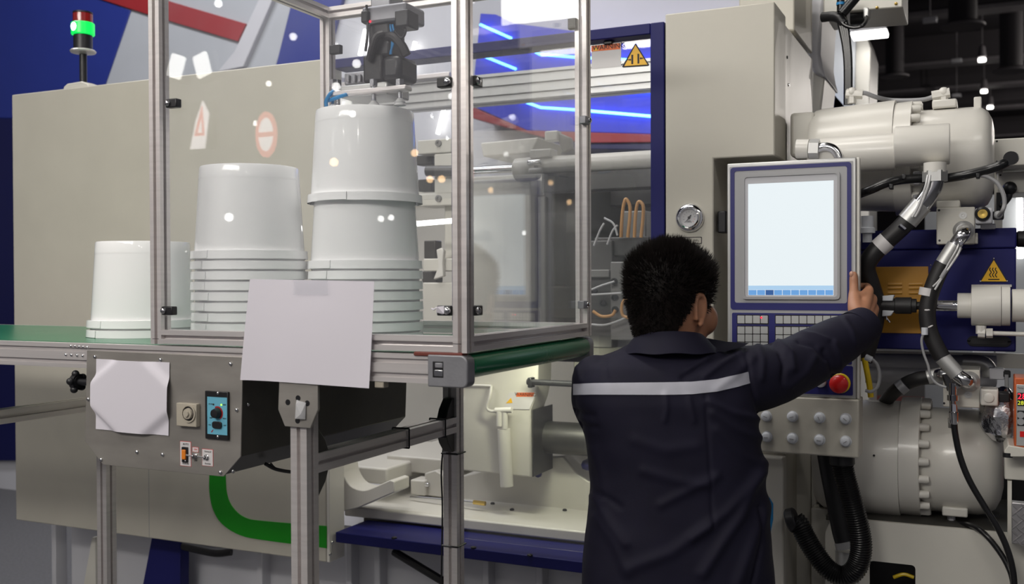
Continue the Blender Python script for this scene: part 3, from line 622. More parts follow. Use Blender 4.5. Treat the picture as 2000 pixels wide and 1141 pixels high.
# ---- take-out robot gantry and gripper
yg = 3.75
gn = thing('robot_gantry', 'horizontal aluminium robot gantry beam behind the blue frame', 'robot beam', onY(1000, 170, yg))
a = rect(1000, 139, 1250, 190, yg); xg0 = onY(672, 190, yg).x
zg1 = (onY(751, 167, yg).z+onY(1126, 125, yg).z+onY(1270, 113, yg).z)/3; zg0 = (onY(784, 213, yg).z+onY(1126, 186, yg).z+onY(1270, 171, yg).z)/3
part('beam', extrb((xg0, yg+.05, (zg0+zg1)/2), (max(xr2, -.70), yg+.05, (zg0+zg1)/2), .1, zg1-zg0, (0, 1, 0), 1, 3, s=.014, dp=.012), 'alubar', gn)
part('rail', boxb(xg0, onY(884, 150, yg).x, yg-.03, yg, zg1+.0, zg1+.02), 'alu', gn, bevel=.003)
part('bracket', pb(640, 150, 665, 190, yg-.02, .1), 'lightgrey', gn, bevel=.004)
part('riser', boxb(-.80, -.70, yg+.0, yg+.12, zg0, 3.42), 'alubar', gn, bevel=.003)
part('upper_beam', boxb(-2.0, -.70, yg+.125, yg+.22, 3.3, 3.42), 'alubar', gn, bevel=.003)
part('support', boxb(xr2-.06, xr2-.01, yg+.02, yg+.1, zs1, zg0), 'alubar', gn, bevel=.003)
# ================================================================== GUARD CAGE ON THE CONVEYOR
XR = atD(912, 690, 1.9).x
YB = onX(1155, 560, XR).y
XL = onY(294.5, 660, YF).x
ZB = onY(884, 689.5, YF).z
ZT = 2.39
PW = .030
BT = ZB-.003                         # belt top
cg = thing('guard_cage', 'glazed aluminium guard cage standing on the green conveyor', 'machine guard', ((XL+XR)/2, (YF+YB)/2, ZB))
for x, y in ((XL, YF), (XR-PW, YF), (XR-PW, YB-PW), (XL, YB-PW)):
    part('post', extrb((x+PW/2, y+PW/2, ZB), (x+PW/2, y+PW/2, ZT), PW, PW, (1, 0, 0)), 'alu', cg)
zr = ZB+PW/2+.001
for y in (YF+PW/2, YB-PW/2):
    for z in (zr, ZT-PW/2): part('rail', extrb((XL+PW, y, z), (XR-PW, y, z), PW, PW, (0, 1, 0)), 'alu', cg)
for x in (XL+PW/2, XR-PW/2):
    for z in ((zr,) if x > -1.2 else ()) + (ZT-PW/2,): part('rail', extrb((x, YF+PW, z), (x, YB-PW, z), PW, PW, (1, 0, 0)), 'alu', cg)
part('front_pane', boxb(XL+PW-.004, XR-PW+.004, YF+.011, YF+.015, ZB+PW, ZT-PW), 'pane', cg)
part('side_pane', boxb(XR-.015, XR-.011, YF+PW-.004, YB-PW+.004, ZB+PW, ZT-PW), 'sidepane', cg)
part('back_pane', boxb(XL+PW-.004, XR-PW+.004, YB-.015, YB-.011, ZB+PW+.32, ZT-PW), 'doorpane', cg)
def clampf(px, py, sgn):           # clamp on a front post, reaching over the pane
    p = onY(px, py, YF); c = B(); box(c, min(p.x, p.x+sgn*.030), max(p.x, p.x+sgn*.030), YF-.006, YF+.011, p.z-.0095, p.z+.0095)
    o = part('clamp', c, 'black', cg, bevel=.002); screw(o, (p.x+sgn*.007, YF-.006, p.z), (0, -1, 0), .007)
clampf(327, 203, 1); clampf(319, 607, 1); clampf(883, 160, -1); clampf(883, 607, -1)
def clamps(px, py, sgn, h=.0095):
    p = onX(px, py, XR); c = B(); box(c, XR-.011, XR+.006, min(p.y, p.y+sgn*.030), max(p.y, p.y+sgn*.030), p.z-h, p.z+h)
    o = part('clamp', c, 'black' if px < 1000 else 'aludark', cg, bevel=.002); screw(o, (XR+.006, p.y+sgn*.007, p.z), (1, 0, 0), .007)
clamps(924, 157, 1); clamps(924, 607, 1); clamps(1148, 237, -1); clamps(1145, 595, -1)
p = onY(648, 99, YB-PW); part('clamp', boxb(p.x, p.x+.034, p.y-.012, p.y+.004, p.z-.012, p.z+.012), 'black', cg, bevel=.002)
p = onY(1112, 48, YB-PW); part('clamp', boxb(p.x, p.x+.022, p.y-.012, p.y+.004, p.z-.014, p.z+.012), 'black', cg, bevel=.002)
for px, py in ((892, 672), (304, 662)):
    p = onY(px, py, YF); part('joint_line', boxb(p.x-.009, p.x+.009, YF-.0003, YF+.001, p.z-.0006, p.z+.0006), 'ink', cg)
# scrap of white tape on the lower right clamp
p = onY(866, 606, YF-.008); q = B(); rnd = random.Random(3)
vs = [q.verts.new(p+Vector((rnd.uniform(-.016, .008), rnd.uniform(-.008, .002), rnd.uniform(-.009, .009)))) for _ in range(14)]
bmesh.ops.convex_hull(q, input=vs)
o = part('tape_scrap', q, 'paper', sm=0); tag(o, 'crumpled scrap of white tape stuck on the lower clamp of the corner post', 'tape')
part('loose_end', sweep(B(), spline([p, p+Vector((-.012, -.004, .004)), p+Vector((-.018, -.004, .001)), p+Vector((-.024, -.003, .003))], 4), .0016, 6), 'paper', o)

# ================================================================== CONVEYOR
XC = -3.6
cv = thing('belt_conveyor', 'green belt conveyor on an aluminium frame carrying the guard cage', 'conveyor', (-1.6, (YF+YB)/2, 0))
xb = onY(838, 725, YF).x
RH = .056
for y in (YF+.012, YB-.012):
    part('side_rail', extrb((XC, y, ZB-.004-RH/2), (xb, y, ZB-.004-RH/2), .024, RH, (0, 1, 0), 1, 2, s=.009, dp=.006), 'alu', cv)
rx = XR-.018
q = B(); ct = Vector((rx, 0, BT-.024)); pr = [(XC, BT), (rx, BT)]
pr = [(XC, BT)]+[(rx+.024*math.sin(a), BT-.024+.024*math.cos(a)) for a in [math.pi*i/14 for i in range(15)]]+[(XC, BT-.048)]
prism(q, pr, YF+.026, YB-.026); belt = part('belt', q, 'greenbelt', cv, sm=40)
for y0, y1 in ((YF-.006, YF+.026), (YB-.026, YB+.006)):
    hb = [(xb, BT-.001)]+[(XR-.012+.016*math.sin(a), BT-.017+.016*math.cos(a)) for a in [math.pi/2*i/6 for i in range(7)]]+[(XR-.008+.012*math.cos(a), BT-.050-.012*math.sin(a)) for a in [math.pi/2*i/6 for i in range(7)]]+[(xb, BT-.062)]
    part('end_bracket', prism(B(), hb, y0, y1), 'aludark', cv, bevel=.0025)
a = rect(845, 706, 866, 738, YF-.006)
pk = part('bracket_pocket', boxb(a[0], a[1], YF-.0068, YF-.004, a[2], a[3]), 'black', cv, bevel=.001)
part('tension_nut', boxb(a[0]+.004, a[1]-.001, YF-.0085, YF-.006, a[2]+.003, a[2]+.015), 'steel', pk, bevel=.002)
part('tension_nut', boxb(a[0]+.006, a[1]-.001, YF-.0085, YF-.006, a[2]+.019, a[2]+.028), 'aludark', pk, bevel=.002)
a = rect(808, 690, 903, 698, YF-.003); part('red_strip', boxb(a[0], a[1], YF-.004, YF+.02, ZB-.0075, ZB+.0005), 'oxide', cv, bevel=.002)
LEG = .040
xlr = onY(568, 950, YF+.004).x; xll = onX(187, 1000, 0).x
xll = onY(187, 1000, YB-LEG+.02).x
YL0 = onX(866, 1000, xlr).y
for x in (xlr, xll):
    for y in (YF+.004, YL0):
        part('leg', extrb((x+LEG/2, y+LEG/2, 0.02), (x+LEG/2, y+LEG/2, ZB-.004-RH), LEG, LEG, (1, 0, 0), s=.009, dp=.010), 'alu', cv)
        part('foot', cyl(B(), (x+LEG/2, y+LEG/2, 0), (x+LEG/2, y+LEG/2, .02), .03), 'black', cv)
zc = onX(622, 905, xlr+LEG).z
for x in (xlr, xll):
    part('cross_bar', extrb((x+LEG/2, YF+.004+LEG, zc), (x+LEG/2, YL0, zc), LEG, LEG, (1, 0, 0), s=.009, dp=.010), 'alu', cv)
    for y, s in ((YL0, -1), (YF+.004+LEG, 1)):
        for t in (1, -1):
            z0 = zc+t*LEG/2
            q = B(); P = [(y, z0), (y+s*.045, z0), (y+s*.034, z0+t*.024), (y+s*.010, z0+t*.05), (y, z0+t*.05)]
            A = [q.verts.new((x+.006, yy, zz)) for yy, zz in P]; Bq = [q.verts.new((x+LEG-.006, yy, zz)) for yy, zz in P]
            q.faces.new(A); q.faces.new(Bq[::-1])
            for i in range(5): q.faces.new((A[i], A[(i+1) % 5], Bq[(i+1) % 5], Bq[i]))
            part('corner_bracket', q, 'rubber' if (y > 2 and t > 0) else 'staindark', cv, bevel=.002)
def tie(x0, x1, y0, y1, z0, z1, horiz):
    r = .0022; q = B()
    if horiz: P = [(x0, y0, z0), (x1, y0, z0), (x1, y1, z0), (x0, y1, z0), (x0, y0, z0)]
    else: P = [(x0, y0, z0), (x1, y0, z0), (x1, y0, z1), (x0, y0, z1), (x0, y0, z0)]
    P = [Vector(p) for p in P]
    for a, b in zip(P, P[1:]): cyl(q, a, b, r, seg=6)
    return part('cable_tie', q, 'black', cv)
e = .003
for py in (887, 1068):
    z = onY(885, py, YL0).z; tie(xlr-e, xlr+LEG+e, YL0-e, YL0+LEG+e, z, z, True)
for px in (797, 868):
    y = onX(px, 850, xlr+LEG).y; tie(xlr-e, xlr+LEG+e, y, y, zc-LEG/2-e, zc+LEG/2+e, False)
part('leg_cable', tube(B(), [onY(862, 1141, YB-.01), onY(864, 1000, YB-.01), onY(862, 930, YB-.01), onY(864, 890, YB-.012), onY(868, 862, YB-.014)], .0025, 6), 'black', cv)
q = tr([(545, 745), (620, 748), (621, 800), (606, 837), (556, 833), (543, 800)], YF-.004)
bp_ = part('leg_bracket', prism(B(), q, YF-.004, YF+.003), 'stain', cv, bevel=.0012)
for px, py in ((562, 786), (600, 788), (581, 822), (582, 778)): part('hole', lathe(B(), onY(px, py, YF-.0045), (0, 1, 0), [(0, .006), (.001, .006)], 14), 'black', bp_)
part('screw_clip', pb(731, 744, 749, 758, YF+.002, .02), 'ivory', cv, bevel=.002)
for k in range(5): screw(cv, onY(139+k*8, 676+k*.6, YF), (0, -1, 0), .0032, 'rivet')
for k in range(4): screw(cv, onY(129+k*11, 693+k*.6, YF), (0, -1, 0), .0034, 'rivet')
# star grip left of the control box
p = onY(152, 746, YF+.01); q = B(); cyl(q, p+Vector((-.008, 0, 0)), p+Vector((.035, 0, 0)), .008)
cyl(q, p+Vector((-.012, 0, 0)), p+Vector((.006, 0, 0)), .014)
cyl(q, p+Vector((-.009, 0, 0)), p+Vector((.004, 0, 0)), .0185, seg=20)
for k in range(5):
    a = 2*math.pi*k/5+.5; sphere(q, p+Vector((-.003, .019*math.cos(a), .019*math.sin(a))), .0085, 12, (1.1, 1, 1))
part('star_knob', q, 'black', cv)
# crumpled piece of clear bag in the bracket hole
p = onY(584, 800, YF-.012); q = B(); rnd = random.Random(11)
vs = [q.verts.new(p+Vector((rnd.uniform(-.011, .013), rnd.uniform(-.006, .006), rnd.uniform(-.02, .02)))) for _ in range(18)]
bmesh.ops.convex_hull(q, input=vs); o = part('bag_scrap', q, 'bag', sm=0); tag(o, 'crumpled scrap of clear plastic poking from the steel leg bracket', 'plastic scrap')

# ================================================================== CONTROL BOX UNDER THE BELT
YP = YF-.008
bx = thing('control_box', 'brushed steel conveyor control box hanging under the belt, with dials and switches', 'control box', (onY(320, 930, YP).x, (YF+YB)/2, onY(320, 915, YP).z))
TLc = [(169.6, 684.5), (474, 697.5), (470, 892), (436.5, 931), (427, 930.5), (205, 908.5), (199, 906), (166, 862)]
pp = tr(TLc, YP); part('front_plate', prism(B(), pp, YP, YP+.003), 'stain', bx, bevel=.0008)
zt_ = ZB-.062; bd = [(pp[0][0]+.004, zt_), (pp[1][0]-.002, zt_), (pp[2][0]-.002, pp[2][1]), (pp[3][0], pp[3][1]+.003), (pp[6][0], pp[6][1]+.003), (pp[7][0]+.004, pp[7][1])]
ybk2 = onX(798, 790, pp[1][0]).y
part('body', prism(B(), bd, YP+.003, ybk2), 'staindark', bx, bevel=.002)
for px, py in ((186, 697), (314, 703), (451, 711), (173, 780), (463, 801), (198, 898), (268, 883), (318, 888), (431, 923)): screw(bx, onY(px, py, YP), (0, -1, 0), .0042)
for px, py in ((484, 790), (455, 921)): screw(bx, onX(px, py, bd[1][0]), (1, 0, 0), .004)
for off in (0, .018): part('cable', tube(B(), [onX(518+off*500, 906, pp[1][0]-.03), onX(540, 917, pp[1][0]-.02), onX(575, 922, pp[1][0]-.02), onX(600, 915, pp[1][0]-.03)], .004, 8), 'black', bx)
def pl_(x0, y0, x1, y1, dep, m, nm, parent=bx, bevel=.0015, Y=None):
    Y = YP if Y is None else Y; a = rect(x0, y0, x1, y1, Y); return part(nm, boxb(a[0], a[1], Y-dep, Y, a[2], a[3]), m, parent, bevel=bevel)
tm = pl_(352, 787, 391, 832, .012, 'ivory', 'timer')
c = onY(369, 808, YP-.012); part('dial_recess', lathe(B(), c+Vector((0, .001, 0)), (0, -1, 0), [(0, .0155), (.0015, .0155)], 28), 'ink', tm)
part('dial', lathe(B(), c, (0, -1, 0), [(0, .019), (.003, .019), (.003, .0158), (0, .0158)], 28, cap=False), 'ivory', tm)
part('dial_knob', lathe(B(), c, (0, -1, 0), [(0, .012), (.006, .011), (.006, .0065), (.010, .006)], 24), 'ivory', tm)
sp = pl_(404, 764, 449, 858, .006, 'black', 'speed_controller')
Yq = YP-.006
f = pl_(405.5, 776, 444, 849, .001, 'cyan', 'control_face', sp, 0, Yq)
for a in ((426, 768), (426, 853)): screw(f, onY(*a, Yq), (0, -1, 0), .0032)
Yq -= .001
c = onY(425, 807, Yq)
arc = [(c.x+r*math.cos(a), c.z+r*math.sin(a)) for r, rng in ((.0145, range(0, 13)), (.0115, range(12, -1, -1))) for a in [math.radians(-60+k*15) for k in rng]]
part('red_scale', prism(B(), arc, Yq-.0006, Yq), 'red', f)
part('speed_knob', lathe(B(), c, (0, -1, 0), [(0, .0115), (.004, .011), (.012, .009), (.0125, .004)], 24), 'black', f)
a = rect(416, 823, 434, 837, Yq); part('rocker_switch', prism(B(), rrect(a[0], a[1], a[2], a[3], .0055), Yq-.004, Yq), 'black', f, bevel=.001)
part('green_led', sphere(B(), onY(432.5, 791, Yq), .0022, 10), 'grnled', f)
part('red_led', sphere(B(), onY(417, 790, Yq), .0022, 10), 'ink', f)
for s, px, py in (('STOP', 411, 789.5), ('RUN', 438, 791), ('MIN', 412, 816.5), ('MAX', 438.5, 818), ('ON', 409.5, 830), ('OFF', 439, 831.5)): text('print', s, .0042, onY(px, py, Yq-.0003), 'ink', f, .0002)
part('red_mark', prism(B(), tr([(412, 844), (416, 839), (417, 840), (414, 845)], Yq), Yq-.0004, Yq), 'red', f)
l1 = pl_(352.5, 863, 373, 910, .0008, 'labelwhite', 'switch_label', bx, 0); l1b = pl_(352, 862.3, 373.5, 910.7, .0004, 'redplastic', 'label_border', bx, 0)
text('print', 'AUTO', .0058, onY(362.8, 868, YP-.001), 'ink', l1, .0002); text('print', 'MANUAL', .0045, onY(362.8, 906, YP-.001), 'ink', l1, .0002)
rk = pl_(357, 873, 368.5, 903, .004, 'black', 'rocker_switch', bx, .001); pl_(358.5, 878, 366, 897, .007, 'orangelit', 'rocker', rk, .0015)
part('indicator', sphere(B(), onY(362, 900, YP-.004), .0015, 8), 'labelwhite', rk)
r2 = pl_(376.5, 874, 387.5, 882.5, .0008, 'labelwhite', 'red_label', bx, 0); pl_(376, 873.3, 388, 883.2, .0004, 'redplastic', 'label_border', bx, 0)
text('print', 'ON', .0055, onY(382, 878.3, YP-.001), 'redplastic', r2, .0002); text('print', 'OFF', .0055, onY(382, 900, YP-.001), 'ink', bx, .0002)
l3 = pl_(395.5, 878, 416, 910, .0008, 'labelwhite', 'switch_label', bx, 0); pl_(395, 877.3, 416.5, 910.7, .0004, 'redplastic', 'label_border', bx, 0)
text('print', 'Forward', .0052, onY(405.8, 882.5, YP-.001), 'ink', l3, .0002); text('print', 'Reverse', .0048, onY(405.8, 906, YP-.001), 'ink', l3, .0002)
for px, py in ((382, 890.5), (404.5, 893)):
    c = onY(px, py, YP); o = part('toggle_switch', lathe(B(), c, (0, -1, 0), [(0, .0062), (.003, .0062), (.003, .0045), (.008, .0042)], 12), 'steel', bx)
    part('lever', cyl(B(), c+Vector((0, -.007, 0)), c+Vector((-.013, -.015, .003)), .0014, .002, 8), 'steel', o)

# ================================================================== PAPER SHEETS
def sheet(name, corners, Y, bulge, label, n=20):
    bm = B(); TL, TR, BR, BL = [Vector((*v, 0)) for v in corners]; g = []
    for j in range(n+1):
        r = []
        for i in range(n+1):
            u, v = i/n, j/n; p = (TL*(1-u)+TR*u)*(1-v)+(BL*(1-u)+BR*u)*v; q = onY(p.x, p.y, Y); dx, dy = bulge(u, v)
            r.append(bm.verts.new((q.x+dx, q.y-dy, q.z)))
        g.append(r)
    for j in range(n):
        for i in range(n): bm.faces.new((g[j][i], g[j][i+1], g[j+1][i+1], g[j+1][i]))
    back = [[bm.verts.new(v.co+Vector((0, .0005, 0))) for v in r] for r in g]
    for j in range(n):
        for i in range(n): bm.faces.new((back[j][i], back[j+1][i], back[j+1][i+1], back[j][i+1]))
    for k in range(n):
        for A_, B_ in ((g, back),):
            bm.faces.new((A_[0][k], A_[0][k+1], B_[0][k+1], B_[0][k])); bm.faces.new((A_[n][k], A_[n][k+1], B_[n][k+1], B_[n][k]))
            bm.faces.new((A_[k][0], A_[k+1][0], B_[k+1][0], B_[k][0])); bm.faces.new((A_[k][n], A_[k+1][n], B_[k+1][n], B_[k][n]))
    o = part(name, bm, 'paper', sm=60); return tag(o, label, 'paper')
def b1(u, v):
    e = max(0, 1-u*4); return (-.004*math.sin(math.pi*min(1, v*1.1))*e*0+.004*e*(1-v)**2, .002+.014*e**2*(.4+.6*v)+.003*math.sin(math.pi*v)*math.sin(3*u)+.006*v*v*u)
pa = sheet('paper_sheet', [(490, 545), (732, 550), (725, 758), (479, 741)], YF-.004, b1, 'large blank sheet of white paper taped to the front of the guard cage')
o = part('clear_tape', pb(572, 546, 640, 576, YF-.0125, .0003), 'tape', pa)
def b2(u, v):
    cr = min(1, min(u, 1-u)+min(v, 1-v)) if True else 0
    d = abs(u-.5)*2+abs(v-.5)*2
    k = max(0, min(1, (1.62-d)/.34)); k = k*k*(3-2*k)
    return ((-.006 if u < .5 else .004)*abs(2*u-1)**3*k, .0015+.011*k)
sheet('paper_sheet', [(189, 701), (332, 708), (330, 851), (188, 838)], YP-.001, b2, 'smaller blank sheet of paper with curled corners on the steel control box', 30)

# ================================================================== BUCKETS
RB, HB, PITCH = .135, .216, .0238
def make_bucket():
    t = thing('bucket', '', 'bucket', (0, 0, 0))
    w_ = .0016
    prof = [(.000, RB), (.019, RB-.0012), (.0192, RB-.0085), (.024, RB-.0085), (HB-.030, .1165)]
    b = part('wall', lathe(B(), (0, 0, 0), (0, 0, 1), prof, 56, cap=False), 'bucket', t, sm=50)
    prof = [(HB-.030, .1160), (HB-.030, .1168), (HB-.004, .1150), (HB, .1135), (HB, .1115), (HB-.008, .110), (HB-.008, .0005)]
    part('base', lathe(B(), (0, 0, 0), (0, 0, 1), prof, 56, cap=False), 'bucket', t, sm=50)
    for sgn in (1, -1):       # handle lug on the rim
        q = B(); a0 = math.radians(-115 if sgn > 0 else 65); pts = []
        for k in range(9):
            a = a0+(k-4)*.075; pts.append((math.cos(a), math.sin(a)))
        A = []
        for r, z0, z1 in ((RB+.0015, .001, .0185),):
            lo = [q.verts.new((c*(r+.0012), s*(r+.0012), z0)) for c, s in pts]; hi = [q.verts.new((c*r, s*r, z1)) for c, s in pts]
            il = [q.verts.new((c*(r-.003), s*(r-.003), z0)) for c, s in pts]; ih = [q.verts.new((c*(r-.003), s*(r-.003), z1)) for c, s in pts]
            for i in range(8):
                for f4 in ((lo[i], lo[i+1], hi[i+1], hi[i]), (il[i], il[i+1], ih[i+1], ih[i]), (hi[i], hi[i+1], ih[i+1], ih[i]), (lo[i], lo[i+1], il[i+1], il[i])): q.faces.new(f4)
            q.faces.new((lo[0], hi[0], ih[0], il[0])); q.faces.new((lo[8], hi[8], ih[8], il[8]))
        part('handle_lug', q, 'bucket', t)
    return t
proto = make_bucket(); first = [True]
def put_bucket(x, y, z, rot, label, group):
    if first[0]: t = proto; first[0] = False
    else:
        t = proto.copy(); COL.objects.link(t)
        for ch in list(proto.children):
            c = ch.copy(); COL.objects.link(c); c.parent = t; c.matrix_parent_inverse = Matrix()
    t.location = (x, y, z); t.rotation_euler = (0, 0, rot); t['label'] = label; t['group'] = group
    return t
ordn = ['topmost', 'second from the top', 'third from the top', 'fourth from the top', 'fifth from the top', 'sixth from the top', 'seventh from the top', 'eighth from the top', 'ninth from the top', 'tenth from the top', 'lowest']
def stack(px, py, D, n, where, group):
    p = atD(px, py, D); rr = random.Random(px)
    for k in range(n):
        i = n-1-k; nm = 'lowest' if i == n-1 and n > 1 else ordn[i]
        put_bucket(p.x+rr.uniform(-.0012, .0012), p.y, BT+.0005+k*PITCH, rr.uniform(-.1, .1), f'upturned white plastic bucket, {nm} of the {where}', group)
    return p
stack(281, 640, .27*FPX/205, 2, 'short bucket stack at the left on the belt', 'buckets in the short stack')
stack(490, 640, .27*FPX/222, 9, 'middle bucket stack inside the cage', 'buckets in the middle stack')
ps = stack(715, 640, .27*FPX/223, 8, 'tall bucket stack under the gripper', 'buckets in the gripper stack')
zh = atD(713, 399, .27*FPX/223).z
put_bucket(ps.x, ps.y, zh, .4, 'white plastic bucket held in the air by the robot gripper', 'buckets in the gripper stack')['group'] = 'bucket in the gripper'

# ================================================================== ROBOT GRIPPER
yG = ps.y; zc0 = zh+HB
gr = thing('robot_gripper', 'black robot wrist with motor, tubes and suction cups above the tall stack', 'robot gripper', (ps.x, yG, zc0+.03))
def gb(x0, y0, x1, y1, dep, dy=0.): return pb(x0, y0, x1, y1, yG-dep/2+dy, dep)
cx = onY(742, 60, yG).x
part('column', boxb(onY(724, 60, yG).x, onY(762, 60, yG).x, yG+.0, yG+.06, onY(742, 90, yG).z, 3.3), 'aludark', gr, bevel=.003)
part('traverse', boxb(onY(724, 60, yG).x, onY(762, 60, yG).x, yG-.02, yg+.12, 3.3, 3.42), 'aludark', gr, bevel=.004)
part('carriage', gb(706, 8, 792, 42, .09), 'aludark', gr, bevel=.006)
part('valve_block', gb(770, 18, 797, 52, .05, -.03), 'black', gr, bevel=.004)
part('valve_block', gb(704, 20, 718, 44, .05, -.03), 'rubber', gr, bevel=.004)
part('wrist_body', gb(718, 42, 762, 112, .07), 'black', gr, bevel=.008)
part('wrist_body', gb(708, 106, 746, 160, .08), 'rubber', gr, bevel=.006)
part('motor', gb(744, 107, 781, 156, .085, -.015), 'black', gr, bevel=.012)
part('energy_chain', tube(B(), [onY(752, 72, yG-.03), onY(768, 72, yG-.035), onY(784, 88, yG-.035), onY(794, 108, yG-.03)], .011, 10), 'rubber', gr)
part('energy_chain', tube(B(), [onY(748, 66, yG-.04), onY(735, 72, yG-.05), onY(728, 92, yG-.05), onY(722, 118, yG-.045)], .009, 10), 'rubber', gr)
for dx in (0, 5): part('air_tube', tube(B(), [onY(762+dx, 48, yG-.03), onY(766+dx, 75, yG-.035), onY(764-dx*.5, 106, yG-.03)], .0028, 8), 'bluelabel', gr)
part('cable', tube(B(), [onY(716, 10, yG-.05), onY(718, 60, yG-.05), onY(714, 100, yG-.05)], .003, 8), 'black', gr)
part('cable', tube(B(), [onY(788, 46, yG-.04), onY(792, 62, yG-.04), onY(784, 74, yG-.04), onY(770, 60, yG-.04)], .003, 8), 'black', gr)
part('sensor_lamp', sphere(B(), onY(722.5, 42, yG-.046), .003, 8), 'redled', gr)
part('tool_plate', gb(664, 163, 756, 188, .10), 'alubar', gr, bevel=.004)
part('cross_arm', gb(642, 172, 792, 182, .03, -.05), 'alu', gr, bevel=.003)
part('cross_arm', gb(642, 170, 792, 179, .03, .06), 'alu', gr, bevel=.003)
part('clamp_block', gb(672, 140, 712, 165, .06), 'aludark', gr, bevel=.004)
for px in (680, 692, 703): part('fitting', cyl(B(), onY(px, 146, yG-.035), onY(px, 160, yG-.035), .004, seg=10), 'steel', gr)
for px, dy in ((651, -.05), (730, -.05), (781, -.05), (660, .06), (775, .06)):
    a = onY(px, 176, yG+dy); s = part('suction_stem', cyl(B(), a+Vector((0, 0, .02)), (a.x, a.y, zc0+.014), .0055, seg=12), 'steel', gr)
    part('stem_nut', cyl(B(), a+Vector((0, 0, .008)), a+Vector((0, 0, .024)), .010, seg=6), 'steel', s)
    part('suction_cup', lathe(B(), (a.x, a.y, zc0-.001), (0, 0, 1), [(0, .014), (.005, .012), (.008, .013), (.012, .009), (.016, .006)], 18), 'tube_clear', s)
part('air_tube', tube(B(), [onY(651, 178, yG-.06), onY(643, 186, yG-.07), onY(637, 198, yG-.07), onY(638, 210, yG-.06)], .0045, 8), 'bluelabel', gr)
part('air_tube', tube(B(), [onY(640, 197, yG-.06), onY(655, 192, yG-.07), onY(672, 186, yG-.07), onY(680, 184, yG-.05)], .0045, 8), 'bluelabel', gr)
# ================================================================== CONTROL CABINET (fixed platen side)
YC = YM
cb = thing('control_cabinet', 'tall beige machine cabinet with a recess behind the operator panel', 'cabinet', (onY(1345, 700, YC).x, YC, 0))
xa, xn, xb1 = onY(1300, 500, YC).x, onY(1394, 600, YC).x, onY(1513, 150, YC).x
ztop = (onY(1297.7, 27.6, YC).z+onY(1511, 3, YC).z)/2
znot = (onY(1394, 311, YC).z+onY(1515.5, 302, YC).z)/2
yfl = onX(1535, 150, xb1).y; xs2 = xb1-.004; yb2 = onX(1587, 200, xs2).y
part('front_casing', prism(B(), [(xa, .02), (xa, ztop), (xb1, ztop), (xb1, znot), (xn, znot), (xn, .02)], YC, yfl-.002), 'beige', cb, bevel=.004)
part('column', boxb(xa, xn-.002, yfl-.001, YC+.30, 0.02, znot-.0005), 'beige', cb)
part('rear_box', boxb(xa, xs2, yfl+.002, yb2, znot, ztop-.02), 'white', cb, bevel=.004)
part('recess_back', boxb(xn, onY(1560, 600, YC+.34).x, YC+.30, YC+.34, 0.02, znot), 'beige', cb)
part('screw', lathe(B(), onX(1537, 112, xs2), (1, 0, 0), [(0, .005), (.003, .004)], 10), 'black', cb)
part('screw', lathe(B(), onX(1540, 166, xs2), (1, 0, 0), [(0, .005), (.003, .004)], 10), 'steel', cb)
part('recess_catch', pb(1401, 412, 1418, 455, YC+.02, .05), 'black', cb, bevel=.004)
lb = part('nameplate', ringprism(B(), rrect(*rect(1329, 463, 1371, 477, YC), .003), rrect(*rect(1330.5, 464.5, 1369.5, 475.5, YC), .002), YC-.0008, YC+.0002), 'ink', cb)
part('nameplate_face', prism(B(), rrect(*rect(1330.5, 464.5, 1369.5, 475.5, YC), .002), YC-.0005, YC+.0002), 'beige', lb)
text('print', 'MPa', .008, onY(1360, 470, YC-.0007), 'ink', lb, .0002)
# lower door, side and pillar below the operator panel
ylo = YC-.02
x2 = onY(1530, 1000, ylo).x; zlo = onY(1510, 894, ylo).z
part('lower_door', boxb(xn+.01, x2, ylo, ylo+.05, .05, zlo), 'white', cb, bevel=.005)
part('lower_body', boxb(xn+.01, x2-.004, ylo+.052, YC+.30, .03, onY(1510, 888, ylo).z), 'beige', cb, bevel=.004)
part('blue_sticker', prism(B(), tr([(1460, 970), (1503, 972), (1510, 984), (1510, 1015), (1503, 1052), (1460, 1052)], ylo-.001), ylo-.0012, ylo), 'bluelabel', cb)
yp2 = YC+.22; pX = onY(1551, 1000, yp2).x
part('pillar', boxb(pX, onY(1584, 1000, yp2).x, yp2, yp2+.3, .02, znot), 'white', cb, bevel=.004)
part('pillar_edge', boxb(onY(1586, 1000, yp2).x, onY(1596, 1000, yp2).x, yp2-.01, yp2+.25, .02, znot), 'smoothwhite', cb, bevel=.003)
part('pillar_edge', boxb(onY(1597, 1000, yp2).x, onY(1606, 1000, yp2).x, yp2+.02, yp2+.25, .02, znot), 'white', cb, bevel=.003)
part('black_cable', tube(B(), [onY(1601, 880, yp2-.03), onY(1604, 980, yp2-.03), onY(1606, 1141, yp2-.03)], .006, 8), 'black', cb)
part('cable', tube(B(), [onY(1552, 1040, yp2-.01), onY(1552, 1141, yp2-.01)], .0035, 8), 'black', cb)
